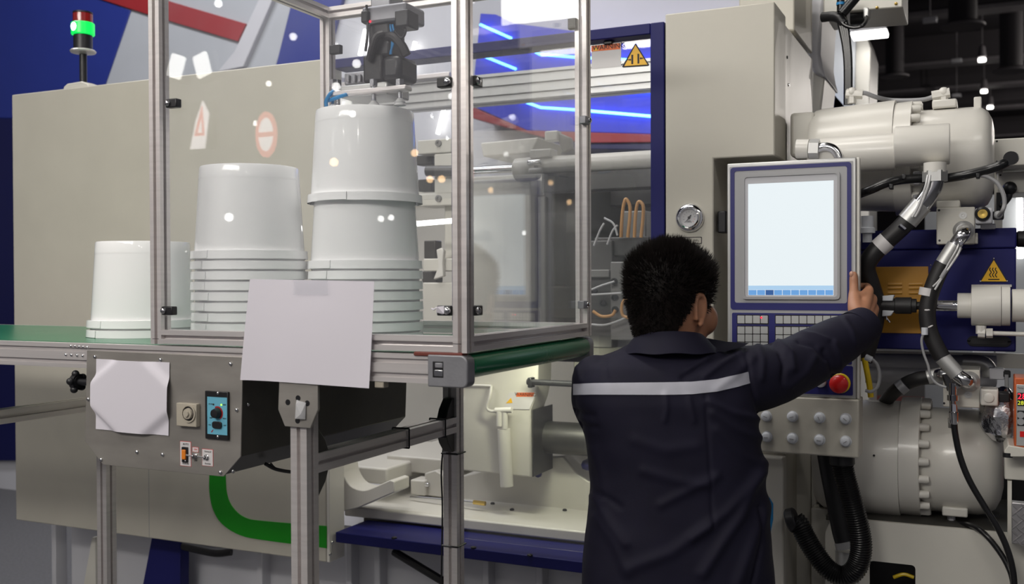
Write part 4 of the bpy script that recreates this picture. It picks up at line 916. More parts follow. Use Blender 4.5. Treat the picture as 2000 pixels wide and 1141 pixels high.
# ---- pressure gauge
c = onY(1348, 425.5, YC)
ga = thing('pressure_gauge', 'round chrome pressure gauge on the beige cabinet above the man\'s head', 'gauge', c)
s = 1/ (onY(1349, 425, YC)-onY(1348, 425, YC)).length; px_ = lambda n: n/s
part('case', lathe(B(), c, (0, -1, 0), [(0, px_(27.5)), (.006, px_(27.5)), (.012, px_(25)), (.015, px_(21.5)), (.020, px_(20.5)), (.021, px_(18)), (.012, px_(16.5)), (.010, px_(16.2)), (.010, .001)], 48), 'chrome', ga)
d = part('dial_face', lathe(B(), c+Vector((0, -.0098, 0)), (0, -1, 0), [(0, px_(16.3)), (.0012, px_(16.3))], 40), 'labelwhite', ga)
for k in range(11):
    a = math.radians(225-27*k); u = Vector((math.cos(a), 0, math.sin(a))); r0, r1 = px_(9.5), px_(12 if k % 5 else 13)
    part('scale_mark', cyl(B(), c+u*r0+Vector((0, -.0112, 0)), c+u*r1+Vector((0, -.0112, 0)), .0004, seg=6), 'ink' if k < 9 else 'redplastic', d)
a = math.radians(232); u = Vector((math.cos(a), 0, math.sin(a)))
part('needle', cyl(B(), c-u*px_(6)+Vector((0, -.013, 0)), c+u*px_(12)+Vector((0, -.013, 0)), .0016, .0003, 8), 'ink', ga)
part('needle_hub', lathe(B(), c+Vector((0, -.0125, 0)), (0, -1, 0), [(0, px_(2.6)), (.002, px_(2.2))], 14), 'ink', ga)
part('glass', lathe(B(), c+Vector((0, -.0145, 0)), (0, -1, 0), [(0, px_(16.8)), (.0008, px_(16.8))], 40), 'doorpane', ga)
text('print', 'MPa', .008, c+Vector((0, -.0113, -px_(8))), 'ink', d, .0002)

# ================================================================== OPERATOR PANEL
YH = 2.70
hm = thing('operator_panel', 'tall grey and blue operator panel with a lit white screen, held by the man', 'control panel', (onY(1550, 890, YH).x, YH, onY(1550, 888, YH).z))
hx0, hx1 = onY(1420.5, 600, YH).x, onY(1672, 560, YH).x
hz1, hz0 = onY(1545, 313.5, YH).z, onY(1590, 889, YH).z
zs_ = onY(1600, 777, YH).z
FD = .035
part('front_housing', boxb(hx0, hx1, YH, YH+FD, zs_, hz1), 'alubar', hm, bevel=.003)
part('rear_housing', boxb(hx0+.02, hx1-.045, YH+FD, YH+.125, zs_, hz1-.02), 'lightgrey', hm, bevel=.004)
part('lower_box', boxb(hx0, hx1+.008, YH-.006, YH+.085, hz0, zs_-.0005), 'beige', hm, bevel=.004)
part('side_flange', boxb(hx1+.0005, hx1+.008, YH+.006, YH+FD, zs_, hz1), 'smoothwhite', hm, bevel=.002)
part('swing_arm', boxb(hx0+.06, hx0+.16, YH+.125, YC+.30, onY(1500, 640, YH).z, onY(1500, 560, YH).z), 'beige', hm, bevel=.006)
def hb(x0, y0, x1, y1, dep, m, nm, parent=hm, off=0., r=0., bevel=.0):
    a = rect(x0, y0, x1, y1, YH); Y = YH-off
    return part(nm, prism(B(), rrect(*a, r) if r else [(a[0], a[2]), (a[1], a[2]), (a[1], a[3]), (a[0], a[3])], Y-dep, Y), m, parent, bevel=bevel)
def hring(o, i, dep, m, nm, off=0., ro=.008, ri=.006):
    return part(nm, ringprism(B(), rrect(*rect(*o, YH), ro), rrect(*rect(*i, YH), ri), YH-off-dep, YH-off), m, hm)
film = hb(1425, 320, 1667, 768, .0008, 'hmigrey', 'front_film', r=.004)
hring((1427, 322, 1663, 606), (1435, 329.5, 1654.5, 592), .0012, 'hmiblue', 'blue_border', .0006)
hring((1450, 338, 1641, 585), (1455, 343, 1636, 580), .006, 'hmigrey', 'bezel_ridge', .0006, .010, .008)
hring((1455, 343, 1636, 580), (1461.5, 356, 1628.5, 577), .003, 'lightgrey', 'bezel', .0006, .008, .001)
sc = hb(1461.5, 355.5, 1628.5, 577, .0012, 'screen', 'screen', off=.0004)
hb(1462, 558, 1628.3, 566, .0006, 'tasklight', 'taskbar_top', sc, .0016)
for k in range(10):
    hb(1462.3+k*16.62, 566.5, 1462.3+(k+1)*16.62-1.0, 576.5, .0006, 'taskdark' if k == 2 else 'taskbar', 'taskbar_button', sc, .0016)
kp = hb(1430, 612, 1664, 709, .0010, 'hmiblue', 'keypad_film', off=.0006, r=.004)
def keys(x0, y0, cw, rh, nc, nr):
    hb(x0-1.6, y0-1.6, x0+nc*cw+.4, y0+nr*rh+.4, .0004, 'ink', 'key_field', kp, .0016, .002)
    for j in range(nr):
        for i in range(nc): hb(x0+i*cw, y0+j*rh, x0+(i+1)*cw-1.6, y0+(j+1)*rh-1.6, .0012, 'key', 'key', kp, .002, .0012)
keys(1441, 616.5, 15.1, 16.5, 4, 1); keys(1441, 638, 15.1, 15.4, 4, 4); keys(1515.5, 617, 15.4, 16.5, 9, 1); keys(1515.5, 639, 15.4, 15.6, 9, 4)
part('red_led', sphere(B(), onY(1487, 620.5, YH-.0034), .0026, 10), 'redled', kp)
ep = hb(1524, 713, 1666, 770, .0010, 'hmiblue', 'stop_field', off=.0006, r=.004)
hb(1430, 713, 1518, 770, .0010, 'hmiblue', 'stop_field', off=.0006, r=.004)
c = onY(1603, 746, YH-.0016); part('white_button', lathe(B(), c, (0, -1, 0), [(0, .0145), (.004, .0145), (.012, .013), (.014, .010), (.0142, .002)], 24), 'knob', hm)
c = onY(1641, 748.5, YH-.0016)
part('yellow_ring', lathe(B(), c, (0, -1, 0), [(0, .0255), (.005, .0255), (.007, .023)], 32), 'yellowplastic', hm)
part('emergency_stop', lathe(B(), c, (0, -1, 0), [(.006, .013), (.018, .013), (.020, .0205), (.028, .0235), (.034, .0225), (.039, .017), (.041, .008), (.0413, .001)], 32), 'redplastic', hm)
for px, py, a in ((1497, 813, 20), (1548, 813.5, -15), (1601, 816, 65), (1652, 818, 40), (1498, 853, 0), (1548, 856, 5), (1601, 859, 5), (1652, 862, -35)):
    c = onY(px, py, YH-.006); kn = part('selector_knob', lathe(B(), c, (0, -1, 0), [(0, .0145), (.003, .0145), (.0035, .0125), (.012, .0120), (.016, .0105), (.0175, .0075), (.018, .001)], 24), 'knob', hm)
    q = B(); box(q, -.0052, .0052, -.0006, .0006, -.0009, .0009); bmesh.ops.rotate(q, verts=q.verts, matrix=Matrix.Rotation(math.radians(a), 3, 'Y')); bmesh.ops.translate(q, verts=q.verts, vec=c+Vector((0, -.018, 0))); part('pointer', q, 'cablegrey', kn)
# ---- corrugated hose looping below the panel
YQ = YH+.06
ch = thing('corrugated_hose', 'black corrugated cable hose looping from the operator panel to the lower cabinet', 'hose', onY(1690, 1130, YQ))
hp = [(1645, 905), (1650, 930), (1664, 980), (1678, 1035), (1682, 1075), (1672, 1110), (1648, 1126), (1618, 1112), (1592, 1080), (1574, 1050), (1562, 1026), (1552, 1016)]
part('hose', corrugated(B(), [onY(a, b, YQ+.02*i/11) for i, (a, b) in enumerate(hp)], .0245, .0062, .14, 28), 'hose', ch)
part('upper_collar', cyl(B(), onY(1644, 884, YQ), onY(1645, 908, YQ), .032, seg=28, ch=.003), 'black', ch)
part('lower_collar', cyl(B(), onY(1538, 1018, YQ+.02), onY(1556, 1014, YQ+.02), .032, seg=28, ch=.004), 'black', ch)
p2 = [(1616, 885), (1624, 930), (1636, 990), (1646, 1040), (1655, 1070)]
ch2 = thing('flat_cable', 'flat black sheathed cable hanging behind the corrugated hose', 'cable', onY(1640, 1070, YQ+.1))
part('sheath', sweep(B(), spline([onY(a, b, YQ+.09) for a, b in p2], 6), .028, 14, True, .45), 'black', ch2)
part('band', sweep(B(), [onY(1652, 1058, YQ+.088), onY(1656, 1071, YQ+.088)], .031, 14, True, .55), 'cablegrey', ch2)
o = part('silver_can', cyl(B(), onY(1655, 1075, YQ+.14), onY(1655, 1141, YQ+.14)-Vector((0, 0, .35)), .032, seg=24), 'alubar'); tag(o, 'silver upright cylinder inside the loop of the corrugated hose', 'machine part')

# ================================================================== INJECTION SIDE
def xcyl(nm, pts, cy_, Y, parent, m='smoothwhite', seg=40, **k):
    """turned part along X; pts: (px, radius in photo pixels at plane Y)"""
    z = onY(sum(p[0] for p in pts)/len(pts), cy_, Y).z; sc_ = abs(onY(1701, cy_, Y).x-onY(1700, cy_, Y).x); x0 = onY(pts[0][0], cy_, Y).x
    return part(nm, lathe(B(), (x0, Y, z), (1, 0, 0), [(onY(a, cy_, Y).x-x0, r*sc_) for a, r in pts], seg), m, parent, **k), z, sc_
YU = YM+.24
uc = thing('hydraulic_cylinder', 'large white upper hydraulic cylinder with a bolted flange and round end', 'hydraulic cylinder', onY(1760, 420, YU))
xcyl('barrel', [(1590, 96), (1597, 103), (1612, 106), (1750, 113), (1750.5, 113)], 310, YU, uc)
_, zu, su = xcyl('flange', [(1751, 114), (1784, 116), (1785, 114)], 311, YU, uc)
xcyl('end_body', [(1785, 98), (1800, 102), (1900, 102), (1918, 99), (1930, 91), (1938, 76), (1942, 55), (1942.5, 2)], 311, YU, uc, 'cast', 56, sm=50)
for k in range(20):
    a = 2*math.pi*k/20+.1; x = onY(1784, 311, YU).x
    bolt(uc, (x, YU-su*107*math.cos(a), zu+su*107*math.sin(a)), (1, 0, 0), .011, .024)
part('neck', boxb(onY(1553, 270, YU).x, onY(1600, 270, YU).x, YU-.09, YU+.1, onY(1575, 312, YU).z, onY(1575, 228, YU).z), 'white', uc, bevel=.01)
part('top_pad', boxb(onY(1822, 205, YU).x, onY(1870, 205, YU).x, YU-.05, YU+.05, onY(1845, 216, YU).z, onY(1845, 199, YU).z), 'smoothwhite', uc, bevel=.005)
part('lug', boxb(onY(1902, 200, YU).x, onY(1917, 200, YU).x, YU-.02, YU+.02, onY(1910, 216, YU).z, onY(1910, 191, YU).z), 'smoothwhite', uc, bevel=.003)
def elbow(parent, px, py0, py1, sgn, Y=YU):
    a, b = onY(px, py0, Y), onY(px, py1, Y); e = part('elbow_fitting', cyl(B(), a, b, .012, seg=6), 'smoothwhite', parent)
    part('elbow_nut', cyl(B(), b+Vector((-.016*sgn, 0, .0)), b+Vector((.030*sgn, 0, -.006)), .014, seg=6), 'smoothwhite', e)
    part('elbow_cap', sphere(B(), b+Vector((0, 0, .002)), .015, 12), 'smoothwhite', e)
elbow(uc, 1664, 202, 182, 1); elbow(uc, 1843, 204, 182, -1)
part('return_pipe', tube(B(), [onY(1676, 183, YU), onY(1690, 182, YU), onY(1712, 190, YU+.02), onY(1742, 196, YU+.08), onY(1790, 196, YU+.04), onY(1815, 192, YU), onY(1832, 183, YU)], .0065, 10), 'cablegrey', uc)
for y in (350, 396): part('clamp_bracket', pb(1783, y-16, 1798, y+10, YU-.17, .06), 'lightgrey', uc, bevel=.004)
sc2 = thing('sleeve_cylinder', 'slim white cylinder with a raised sleeve in front of the upper hydraulic cylinder', 'hydraulic cylinder', onY(1750, 325, YM))
xcyl('barrel', [(1590, 34), (1596, 38), (1749, 38)], 302, YM+.02, sc2)
xcyl('sleeve', [(1748, 39), (1750, 41), (1853, 41), (1855, 40)], 284, YM+.0, sc2)
part('end_nut', cyl(B(), onY(1556, 291, YM-.02), onY(1580, 291, YM-.02), .026, seg=20), 'smoothwhite', sc2)
part('hex_nut', cyl(B(), onY(1581, 291, YM-.03), onY(1600, 291, YM-.03), .027, seg=6), 'alubar', sc2)
part('bent_pipe', tube(B(), [onY(1598, 290, YM-.03), onY(1612, 287, YM-.03), onY(1628, 292, YM-.03), onY(1638, 306, YM-.03), onY(1641, 322, YM-.03)], .0125, 14), 'steel', sc2)
# ---- blue barrel cover
YV = YM+.10
bc = thing('barrel_cover', 'dark blue barrel heat guard with an amber louvred plate and hot surface sign', 'machine cover', onY(1840, 684, YV))
a = rect(1660, 448.5, 1984.5, 684, YV)
zstep = onY(1840, 487, YV).z
part('shell', boxb(a[0], a[1], YV, YV+.32, a[2], zstep), 'blue', bc, bevel=.004)
part('lid', boxb(a[0], a[1]+.001, YV-.003, YV+.323, zstep+.0008, a[3]), 'blue', bc, bevel=.004)
am = part('amber_plate', pb(1700, 521, 1813, 651, YV-.003, .003), 'amber', bc, bevel=.001)
for x0, x1 in ((1734, 1762), (1775, 1802)):
    for y in (555.5, 563, 572.5): part('louvre', sweep(B(), [onY(x0, y, YV-.004), onY(x1, y-.5, YV-.004)], .004, 8, True, .6), 'amber', am)
so = part('hot_surface_sign', prism(B(), tr([(1941, 505), (1969, 549.5), (1967, 551), (1915, 551), (1913, 549.5)], YV-.002), YV-.0022, YV), 'ink', bc)
part('yellow_face', prism(B(), tr([(1941, 508), (1966, 549.7), (1916, 549.7)], YV-.0022), YV-.003, YV-.0022), 'sign', so)
for dx in (-5.5, 0, 5.5):
    part('heat_wave', sweep(B(), spline([onY(1940+dx+w_*1.6, y, YV-.0032) for y, w_ in ((523, 0), (527, -1), (532, 1), (537, -1), (542, 1))], 5), .0012, 6), 'ink', so)
part('hot_line', sweep(B(), [onY(1930, 546, YV-.0032), onY(1952, 546, YV-.0032)], .0014, 6), 'ink', so)
for q in ((1941, 505), (1915, 549), (1967, 549)): part('rivet', sphere(B(), onY(*q, YV-.003), .0028, 8), 'steel', so)
part('rivet', sphere(B(), onY(1818, 518, YV-.001), .003, 8), 'steel', bc); part('rivet', sphere(B(), onY(1705, 670, YV-.001), .003, 8), 'steel', bc)
a = rect(1889, 657, 1975, 677, YV); part('handle_slot', prism(B(), rrect(*a, .014, 6), YV-.004, YV), 'hose', bc, bevel=.002)
part('handle_slot_inner', prism(B(), rrect(a[0]+.008, a[1]-.008, a[2]+.006, a[3]-.006, .007, 5), YV-.006, YV-.003), 'black', bc)
part('white_strip', pb(1897, 556, 1976, 561, YV-.012, .012), 'smoothwhite', bc, bevel=.001)
o = part('side_knob', cyl(B(), onY(1985, 467, YV+.1), onY(2030, 467, YV+.1), .022, seg=18, ch=.004), 'black', bc)
# ---- white actuator and rod
YR = YV-.10
ac = thing('linear_actuator', 'white cylindrical actuator with a steel rod in front of the blue cover', 'actuator', onY(1930, 640, YR))
xcyl('motor_body', [(1897, 38), (1898, 40), (1954, 40), (1955, 39.5)], 597, YR, ac)
xcyl('end_ring', [(1956, 39.5), (1972, 39.5), (1973, 38)], 597, YR, ac, seg=12)
xcyl('collar', [(1870, 24), (1871, 25), (1898, 25)], 597, YR, ac)
xcyl('rear_body', [(1976, 30), (1977, 32), (2060, 32)], 597, YR, ac)
xcyl('rod', [(1800, 11.5), (1871, 11.5)], 597, YR, ac, 'chrome')
part('rod_label', pb(1828, 591, 1861, 595, YR-.0185, .001), 'labelwhite', ac)
part('cable_gland', cyl(B(), onY(1916, 636, YR-.02), onY(1916, 652, YR-.02), .012, seg=8), 'smoothwhite', ac)
part('cable_gland', cyl(B(), onY(1910, 650, YR-.02), onY(1924, 651, YR-.02), .013, seg=8), 'smoothwhite', ac)
part('cable_gland', cyl(B(), onY(1926, 651, YR-.02), onY(1939, 651, YR-.02), .012, seg=6), 'smoothwhite', ac)
part('conduit', cyl(B(), onY(1938, 651, YR-.02), onY(2040, 654, YR-.02), .0055, seg=12), 'smoothwhite', ac)
cp = thing('black_coupling', 'black shaft coupling with two pale clamp wings on the amber plate', 'coupling', onY(1760, 615, YR))
xcyl('body', [(1700, 15), (1748, 15), (1749, 17), (1780, 17), (1781, 14), (1790, 14), (1791, 8), (1803, 8)], 597, YR, cp, 'rubber', 24)
part('wing', prism(B(), tr([(1724, 578), (1747, 576), (1744, 588), (1724, 588)], YR-.01), YR-.02, YR+.01), 'knob', cp, bevel=.002)
part('wing', prism(B(), tr([(1724, 606), (1747, 607), (1740, 617), (1723, 618)], YR-.01), YR-.02, YR+.01), 'knob', cp, bevel=.002)
part('wing_screw', cyl(B(), onY(1731, 618, YR), onY(1731, 625, YR), .003, seg=8), 'steel', cp); part('wing_screw', cyl(B(), onY(1732, 622, YR), onY(1738, 630, YR), .0025, seg=8), 'steel', cp)
# ---- valve blocks
YK = YM+.03
vb = thing('valve_block', 'white upper valve block with a brass-faced solenoid above the blue cover', 'valve', onY(1868, 476, YK))
part('block', pb(1829, 405, 1904, 477, YK, .14), 'white', vb, bevel=.003)
part('top_step', pb(1829, 392, 1875, 406, YK+.01, .12), 'white', vb, bevel=.003)
part('side_step', pb(1903, 455, 1910, 476, YK+.02, .1), 'white', vb, bevel=.002)
for px, py in ((1834, 411), (1835, 470)): part('hole', lathe(B(), onY(px, py, YK-.0005), (0, 1, 0), [(0, .003), (.001, .003)], 10), 'black', vb)
part('plug', lathe(B(), onY(1881, 421, YK), (0, -1, 0), [(0, .0095), (.002, .0095), (.002, .004), (.0005, .0035)], 16), 'alubar', vb)
part('flange', lathe(B(), onY(1882, 451, YK), (0, -1, 0), [(0, .026), (.004, .026), (.008, .022), (.012, .018)], 28), 'alubar', vb)
so = part('solenoid', pb(1905, 406, 1939, 437, YK-.01, .09), 'lightgrey', vb, bevel=.005)
c = onY(1919, 418, YK-.01); part('solenoid_ring', lathe(B(), c, (0, -1, 0), [(0, .019), (.008, .018), (.012, .0125), (.008, .0115)], 28), 'black', so)
part('solenoid_face', lathe(B(), c, (0, -1, 0), [(.004, .0118), (.009, .0115), (.009, .004), (.0085, .001)], 22), 'brass', so)
cn = part('connector', pb(1939, 412, 1961, 428, YK, .05), 'black', vb, bevel=.003); part('connector_gland', sphere(B(), onY(1950, 420, YK), .011, 14), 'cablegrey', cn)
part('sensor_plug', pb(1915, 437, 1945, 447, YK+.03, .05), 'lightgrey', vb, bevel=.003)
lvb = thing('valve_block', 'white lower valve block above the lower hydraulic cylinder', 'valve', onY(1878, 800, YK))
part('block', pb(1842, 722, 1914, 796, YK, .14), 'white', lvb, bevel=.003)
part('side_coil', pb(1915, 761, 1950, 793, YK-.01, .08), 'smoothwhite', lvb, bevel=.004)
part('coil_button', lathe(B(), onY(1931, 777, YK-.01), (0, -1, 0), [(0, .012), (.004, .012), (.005, .010)], 20), 'smoothwhite', lvb)
part('connector', pb(1950, 768, 1973, 786, YK, .05), 'black', lvb, bevel=.003)
part('plug', lathe(B(), onY(1891, 771, YK), (0, -1, 0), [(0, .0095), (.002, .0095), (.002, .004), (.0005, .0035)], 16), 'alubar', lvb)
part('hole', lathe(B(), onY(1844, 788, YK-.0005), (0, 1, 0), [(0, .003), (.001, .003)], 10), 'black', lvb)
part('flange', lathe(B(), onY(1893, 745, YK), (0, -1, 0), [(0, .026), (.004, .026), (.008, .022), (.012, .018)], 28), 'alubar', lvb)
part('tee_fitting', cyl(B(), onY(1852, 728, YK-.03), onY(1864, 760, YK-.03), .018, seg=8), 'steel', lvb)
part('tee_fitting', cyl(B(), onY(1837, 726, YK-.02), onY(1858, 728, YK-.02), .015, seg=12), 'steel', lvb)
part('quick_coupling', lathe(B(), onY(1861, 748, YK-.04), (0, 0, -1), [(0, .010), (.03, .010), (.031, .014), (.045, .014), (.046, .008), (.09, .008), (.091, .012), (.115, .012), (.116, .007)], 16), 'chrome', lvb)
# ---- hoses
def hose(label, black, r, Y, steel0=None, steel1=None, rs=None, bands=(), name='hydraulic_hose', dY=None):
    t = thing(name, label, 'hose', onY(*black[-1], Y)); n = len(black)
    yy = (lambda i: Y) if dY is None else (lambda i: Y+dY[i])
    part('hose_body', tube(B(), [onY(a, b, yy(i)) for i, (a, b) in enumerate(black)], r, 16), 'rubber', t)
    for s_ in (steel0, steel1):
        if s_:
            P = [onY(p[0], p[1], Y+(p[2] if len(p) > 2 else 0)) for p in s_]; part('steel_end', tube(B(), P, rs or r*.85, 16), 'steel', t)
            part('ferrule', sweep(B(), [P[-1], P[-1]+(P[-2]-P[-1]).normalized()*.055], (rs or r)*1.18, 18), 'alubar', t)
    for (a, b), (c_, d_), m_ in bands: part('label_band', sweep(B(), [onY(a, b, Y), onY(c_, d_, Y)], r*1.06, 18), m_, t)
    return t
YX = YM-.05
h1 = hose('thick black hydraulic hose running from the white sleeve down behind the operator panel', [(1772, 432), (1752, 452), (1722, 479), (1700, 504), (1692, 526), (1702, 560), (1711, 595), (1708, 630), (1697, 670), (1686, 705)], .0235, YX, [(1827, 342), (1826, 352), (1819, 372), (1803, 396), (1772, 432)], None, .0225, (((1733, 469.5), (1716, 484.5), 'labelwhite'),), dY=[0, 0, 0, 0, .01, .03, .05, .05, .05, .05])
part('union_nut', hexnut(B(), onY(1826, 355, YX), onY(1826, 334, YX), .030), 'alubar', h1); part('union_collar', cyl(B(), onY(1826, 337, YX), onY(1826, 318, YX), .027, seg=24), 'smoothwhite', h1)
part('hose_clip', cyl(B(), onY(1757, 440, YX-.02), onY(1768, 449, YX-.02), .007, seg=8), 'chrome', h1)
h2 = hose('black hydraulic hose curving from the upper valve block to the lower valve block', [(1842, 515), (1828, 545), (1816, 580), (1811, 612), (1815, 645), (1826, 672), (1840, 698)], .0205, YX, [(1884, 450, .06), (1880, 458), (1868, 475), (1842, 515)], [(1893, 748, .06), (1887, 744), (1872, 734), (1858, 718), (1840, 698)], .0165, (((1814, 563), (1811, 578), 'labelwhite'),))
for a, b in (((1798, 604), (1824, 604)), ((1806, 641), (1827, 632))): part('cable_tie', tube(B(), [onY(*a, YX), onY((a[0]+b[0])/2, (a[1]+b[1])/2+2, YX-.022), onY(*b, YX)], .0022, 6), 'labelwhite', h2)
h3 = hose('black hydraulic hose with a tilted steel end, left of the lower valve block', [(1812, 737), (1790, 741), (1765, 752), (1744, 768), (1722, 792), (1695, 815), (1660, 840)], .0185, YM+.06, [(1842, 732, -.03), (1828, 733), (1812, 737)], None, .016, (((1768, 751), (1756, 760), 'aludark'),), dY=[0, 0, .02, .08, .22, .4, .5])
for off, label in ((0, 'upper'), (6, 'lower')):
    pass
w1 = thing('sensor_wire', 'thin grey sensor wire strung along the curved hose from the upper valve block', 'cable', onY(1875, 480, YX-.03))
part('wire', tube(B(), [onY(1878, 478, YX-.02), onY(1872, 495, YX-.03), onY(1860, 514, YX-.03), onY(1842, 540, YX-.03), onY(1826, 566, YX-.03)], .0026, 8), 'tube_clear', w1)
part('wire', tube(B(), [onY(1873, 477, YX-.02), onY(1866, 492, YX-.03), onY(1852, 516, YX-.03), onY(1836, 545, YX-.03), onY(1822, 560, YX-.03)], .0022, 8), 'tube_clear', w1)
part('clip', pb(1872, 471, 1881, 480, YX-.035, .02), 'chrome', w1, bevel=.002)
part('sleeve', sweep(B(), [onY(1838, 543, YX-.03), onY(1848, 527, YX-.03)], .005, 10), 'cablegrey', w1)
w2 = thing('sensor_wire', 'thin grey sensor wire hanging from the hose tie to the lower valve block', 'cable', onY(1805, 700, YX-.03))
part('wire', tube(B(), [onY(1806, 648, YX-.03), onY(1800, 665, YX-.03), onY(1804, 690, YX-.03), onY(1812, 712, YX-.03), onY(1818, 735, YX-.03), onY(1830, 750, YX-.03), onY(1848, 757, YX-.03)], .0032, 8), 'cablegrey', w2)
part('clip', cyl(B(), onY(1806, 640, YX-.03), onY(1806, 654, YX-.03), .008, seg=10), 'knob', w2)
w3 = thing('sensor_wire', 'pair of bare grey wires tied along the steel hose end under the white sleeve', 'cable', onY(1820, 350, YX-.04))
for d_ in (0, 5): part('wire', tube(B(), [onY(1812+d_, 342, YX-.025), onY(1808+d_, 362, YX-.03), onY(1800+d_, 385, YX-.03), onY(1790+d_, 410, YX-.03), onY(1782+d_, 424, YX-.03)], .0028, 8), 'tube_clear', w3)
ck = thing('black_cable', 'long black cable sagging across the upper hydraulic cylinder to the right beam', 'cable', onY(1800, 355, YX-.01))
part('cable', tube(B(), [onY(1676, 380, YX+.02), onY(1700, 371, YX), onY(1740, 355, YX), (onY(1790, 349, YX+.03)), onY(1830, 350, YX+.03), onY(1880, 343, YX), onY(1930, 331, YX), onY(1960, 320, YX), onY(1976, 309, YX+.06)], .0115, 14), 'hose', ck)
for px, py in ((1765, 345), (1740, 364), (1910, 343)): part('clip', pb(px-4, py-5, px+4, py+5, YX-.015, .03), 'black', ck, bevel=.002)
part('end_plug', cyl(B(), onY(1974, 309, YX-.005), onY(1976, 309, YX+.08), .017, seg=18), 'black', ck)
gk = thing('grey_cable', 'thin grey cable looping from the black cable to the upper solenoid', 'cable', onY(1960, 400, YX))
part('cable', tube(B(), [onY(1912, 342, YX), onY(1930, 346, YX), onY(1948, 358, YX), onY(1959, 378, YX), onY(1962, 398, YX), onY(1958, 412, YX), onY(1951, 421, YX+.05)], .005, 10), 'cablegrey', gk)
pg = thing('panel_cable', 'thin grey looped cable and yellow cable at the lower right edge of the operator panel', 'cable', onY(1700, 760, YH+.05))
part('grey_loop', tube(B(), [onY(1690, 696, YH+.04), onY(1702, 701, YH+.04), onY(1714, 714, YH+.04), onY(1718, 735, YH+.04), onY(1714, 755, YH+.04), onY(1702, 765, YH+.04), onY(1690, 763, YH+.04)], .0042, 10), 'cablegrey', pg)
part('plug', cyl(B(), onY(1690, 697, YH+.04), onY(1703, 703, YH+.04), .008, seg=10), 'knob', pg)
part('yellow_cable', tube(B(), [onY(1688, 700, YH+.09), onY(1694, 730, YH+.08), onY(1698, 752, YH+.08), onY(1701, 776, YH+.08)], .0075, 10), 'yellowplastic', pg)
# ---- small port at panel's right edge, upper
o = part('small_coupling', lathe(B(), onY(1694, 422, YM), (0, 0, -1), [(0, .016), (.03, .016), (.032, .020), (.045, .020), (.047, .012), (.07, .012)], 16), 'knob'); tag(o, 'small pale coupling between the operator panel and the upper cylinder', 'fitting')
# ---- grey pipes behind lower valve block
pp_ = thing('pipe_bundle', 'grey pipes lying behind the lower valve block under the blue cover', 'pipes', onY(1780, 725, YM+.3))
for y0, y1, r in ((707, 712, .026), (728, 735, .03)): part('pipe', cyl(B(), onY(1690, y0, YM+.30), onY(1945, y1, YM+.34), r, seg=20), 'lightgrey', pp_)
part('pipe_bend', tube(B(), [onY(1880, 706, YM+.26), onY(1915, 708, YM+.26), onY(1930, 718, YM+.26), onY(1934, 736, YM+.26)], .02, 12), 'alubar', pp_)
part('cross_plate', pb(1690, 688, 2010, 716, YM+.42, .02), 'white', pp_); part('mount_block', pb(1932, 720, 1962, 742, YM+.2, .05), 'lightgrey', pp_, bevel=.003)
part('plug', pb(1957, 724, 1974, 738, YM+.2, .03), 'black', pp_, bevel=.003)
part('cable', tube(B(), [onY(1966, 732, YM+.18), onY(1966, 760, YM+.18), onY(1964, 790, YM+.18), onY(1960, 815, YM+.2)], .005, 8), 'cablegrey', pp_)
# ---- lower cylinder
YL = YM+.22
lc = thing('hydraulic_cylinder', 'large white lower hydraulic cylinder with a ring of flange bolts', 'hydraulic cylinder', onY(1800, 1005, YL))
xcyl('barrel', [(1600, 100), (1615, 112), (1640, 116), (1762, 117)], 889, YL, lc)
_, zl, sl = xcyl('flange', [(1762.5, 118), (1800, 119), (1801, 117)], 891, YL, lc)
xcyl('end_body', [(1800, 95), (1812, 103), (1910, 103), (1930, 99), (1945, 89), (1955, 70), (1960, 48), (1960.5, 2)], 902, YL, lc, 'cast', 56, sm=50)
for k in range(20):
    a = 2*math.pi*k/20+.07; x = onY(1800, 891, YL).x
    bolt(lc, (x, YL-sl*110*math.cos(a), zl+sl*110*math.sin(a)), (1, 0, 0), .011, .026)
part('foot_pad', pb(1840, 992, 1890, 1010, YL-.1, .12), 'smoothwhite', lc, bevel=.004); part('foot_bolt', cyl(B(), onY(1858, 1008, YL-.06), onY(1858, 1018, YL-.06), .01, seg=6), 'lightgrey', lc)
part('hole', lathe(B(), onY(1707, 890, YL-sl*117), (0, 1, 0), [(0, .003), (.001, .003)], 10), 'black', lc)
part('mount_column', boxb(onY(1590, 900, YL).x, onY(1625, 900, YL).x, YL-.06, YL+.1, .4, onY(1600, 985, YL).z), 'white', lc, bevel=.004)
# ---- base plinth
YB2 = YM+.06
pz_ = onY(1840, 1030, YB2).z
bs = thing('machine_plinth', 'white machine plinth with a black service opening at bottom right', 'machine base', (onY(1840, 1100, YB2).x, YB2, 0))
x0, x1 = onY(1612, 1080, YB2).x, onY(2080, 1080, YB2).x; o = rect(1698, 1100, 1788, 1165, YB2)
q = B(); outer = [(x0, .02), (x1, .02), (x1, pz_), (x0, pz_)]; inner = rrect(o[0], o[1], o[2], o[3], .01, 3)
ro = []
for (cx, cz) in inner:        # matching outer loop so that the opening is a real hole
    u = (cx-o[0])/(o[1]-o[0])-.5; v = (cz-o[2])/(o[3]-o[2])-.5; m_ = max(abs(u), abs(v))*2
    ro.append((x0+(x1-x0)*(u/m_+.5), .02+(pz_-.02)*(v/m_+.5)))
part('front_plate', ringprism(q, ro, inner, YB2, YB2+.012), 'white', bs, sm=20)
part('opening_back', boxb(o[0]-.05, o[1]+.05, YB2+.12, YB2+.13, o[2]-.05, o[3]+.05), 'black', bs)
part('top_plate', boxb(x0, x1, YB2+.012, YB2+.6, pz_-.012, pz_), 'staindark', bs)
